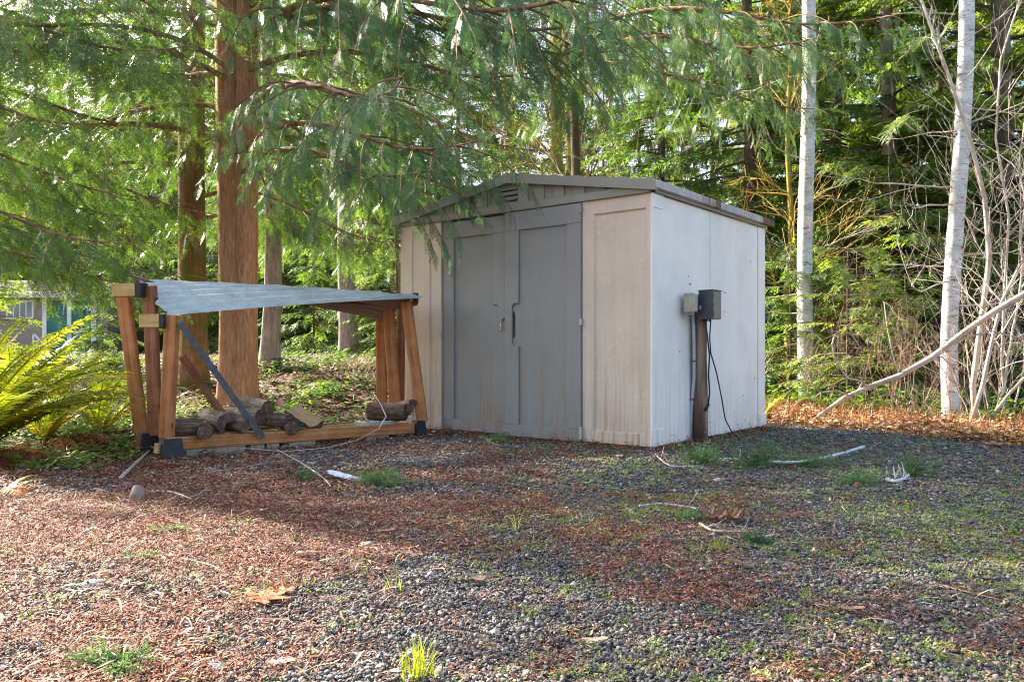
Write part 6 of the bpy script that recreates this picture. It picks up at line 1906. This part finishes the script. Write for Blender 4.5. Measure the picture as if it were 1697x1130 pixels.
birchbit = simple("white_bark_piece", [(0.3, (0.36, 0.37, 0.38)), (0.5, (0.62, 0.63, 0.64)), (0.7, (0.76, 0.77, 0.77))], 25, rough=.8)
p = gp(575, 797); mb = MB(); V = []; nn = 12
for i in range(nn + 1):
    for k in range(9):
        t_ = i / nn; a = (k / 8 - .5) * 2.6 * (0.6 + .4 * t_); r_ = .045 * (1 - .45 * t_)
        V.append((-.11 + .22 * t_ + .012 * math.sin(k * 2.1) * (i in (0, nn)), math.sin(a) * r_ * 1.3, math.cos(a) * r_ + .005 * mnoise.noise(Vector((i * .5, k * .5, 0))) - .005))
F_ = [(i * 9 + k, (i + 1) * 9 + k, (i + 1) * 9 + k + 1, i * 9 + k + 1) for i in range(nn) for k in range(8)]
mb.add(V, F_, 0, True); o = mb.build("birch_bark", birchbit, None, p + Vector((0, 0, .01))); o.rotation_euler = (0, R(6), R(-14)); tag(o, "curled piece of white birch bark beside the green spray", "bark")
for px_i, py_i, s, lab in ((519, 770, .022, "small crumpled white scrap left of the birch bark"), (502, 778, .026, "flat whitish bark flake below the crumpled scrap"), (355, 1112 , .02, "pale chip near the bottom edge at left")):
    mb = MB(); g = random.Random(px_i); mb.box((0, 0, s * .4), (s * 2, s * 1.2, s * .6), Matrix.Rotation(.4, 3, 'X'), ch=s * .2)
    mb.v = [(x + g.uniform(-.2, .2) * s, y + g.uniform(-.2, .2) * s, z + g.uniform(-.1, .1) * s) for x, y, z in mb.v]; tag(mb.build("bark_chip", birchbit, None, gp(px_i, py_i)), lab, "bark")


def stick(lst, r0, r1, mat, label, lift=.012, twigs=0, seed=1, n=7):
    q = [gp(a, b_) + Vector((0, 0, lift)) for a, b_ in lst]
    # smooth with catmull-rom
    sm = []
    for i in range(len(q) - 1):
        a, b_, c_, d = q[max(i - 1, 0)], q[i], q[i + 1], q[min(i + 2, len(q) - 1)]
        for k in range(4):
            t_ = k / 4; sm.append(0.5 * ((2 * b_) + (c_ - a) * t_ + (2 * a - 5 * b_ + 4 * c_ - d) * t_ ** 2 + (3 * b_ - a - 3 * c_ + d) * t_ ** 3))
    sm.append(q[-1]); o_ = sm[0].copy(); m_ = len(sm)
    mb = MB(); mb.tube([p - o_ for p in sm], [r0 + (r1 - r0) * i / m_ for i in range(m_)], n, jit=.08)
    g = random.Random(seed)
    for _ in range(twigs):
        p = sm[g.randrange(m_)] - o_; d = Vector((g.uniform(-1, 1), g.uniform(-.6, .6), g.uniform(0, .9))); mb.tube([p, p + d * .05, p + d * .09 + Vector((0, 0, .015))], [r1 * .7, r1 * .5, .0008], 4)
    tag(mb.build("fallen_stick", mat, None, o_), label, "stick")


whitebr = birch_bark
stick([(1192, 771), (1240, 773), (1290, 777), (1330, 776), (1380, 766), (1432, 750)], .006, .012, whitebr, "long curved white birch stick lying in front of the fallen sprays", .045, 3)
stick([(1470, 800), (1485, 803), (1500, 798), (1508, 790)], .012, .008, whitebr, "short lichened stick with upright twigs on the right", .02, 10, 3)
stick([(300, 928), (350, 940), (385, 958), (430, 966), (490, 955), (530, 940), (552, 925)], .0028, .0018, pale_twig, "long thin curved twig left of the centre", .008, 2, 4)
stick([(550, 928), (590, 928), (630, 938)], .0015, .001, pale_twig, "fine twig continuing right of the long curved one", .01)
stick([(540, 968), (580, 955), (645, 928)], .0016, .001, pale_twig, "fine straight twig pointing up right in the weeds", .012)
stick([(250, 818), (285, 820), (318, 832)], .007, .004, pale_twig, "pale stick behind the upright tan stone", .015, 2, 6)
stick([(452, 748), (500, 775), (535, 800), (548, 815)], .005, .003, pale_twig, "thin pale twig leading down to the white bark", .03, 2, 7)
stick([(620, 790), (660, 768), (710, 758), (770, 764), (800, 758)], .004, .0025, red_twig, "long reddish runner arching in front of the shed doors", .012, 0, 8)
stick([(700, 775), (745, 768), (775, 760)], .005, .002, pale_twig, "short pale twig in front of the left door", .01, 2, 9)
stick([(345, 785), (400, 778), (450, 768), (500, 765)], .004, .003, pale_twig, "thin stick lying along the front of the blocks", .012, 3, 10)
stick([(1060, 842), (1100, 838), (1150, 845), (1180, 852)], .006, .003, whitebr, "pale twig left of the curled brown leaves", .01, 1, 11)
stick([(1160, 872), (1185, 884), (1240, 885)], .007, .003, pale_twig, "whitish forked stick below the curled brown leaves", .012, 4, 12)
stick([(1085, 755), (1110, 775), (1150, 776), (1190, 770)], .004, .003, pale_twig, "thin grey twig by the shed's near corner", .015, 3, 13)
stick([(200, 800), (225, 775), (252, 748)], .012, .007, pale_twig, "stout pale stick leaning by the rack's left bracket", .03, 0, 14)
stick([(890, 782), (940, 783), (990, 781)], .005, .003, dead_twig, "dark twig lying close in front of the right door", .01, 2, 15)
stick([(0, 905 ), (60, 880), (140, 878)], .004, .002, dead_twig, "thin dark twig near the left edge", .008, 3, 16)
stick([(440, 1062), (500, 1040), (560, 1012)], .002, .0012, pale_twig, "fine twig below the orange maple leaf", .01, 1, 17)
stick([(1540, 970), (1600, 985), (1660, 1000)], .003, .002, red_twig, "thin reddish twig at the right side of the gravel", .01, 1, 18)
# runner looping over the rack beam
q = path_pts([(400, 742, 5.75), (470, 748, 5.75), (540, 742, 5.95), (590, 730, 6.15), (628, 710, 6.35), (640, 690, 6.5), (630, 668, 6.7), (618, 650, 6.8)])
q = [Vector((p.x, p.y, max(p.z, hz(p.x, p.y) + .01))) for p in q]
mb = MB(); mb.tube(q, .0032, 6); tag(mb.build("vine_runner", pale_twig), "thin pale vine looping over the rack's front beam", "vine")
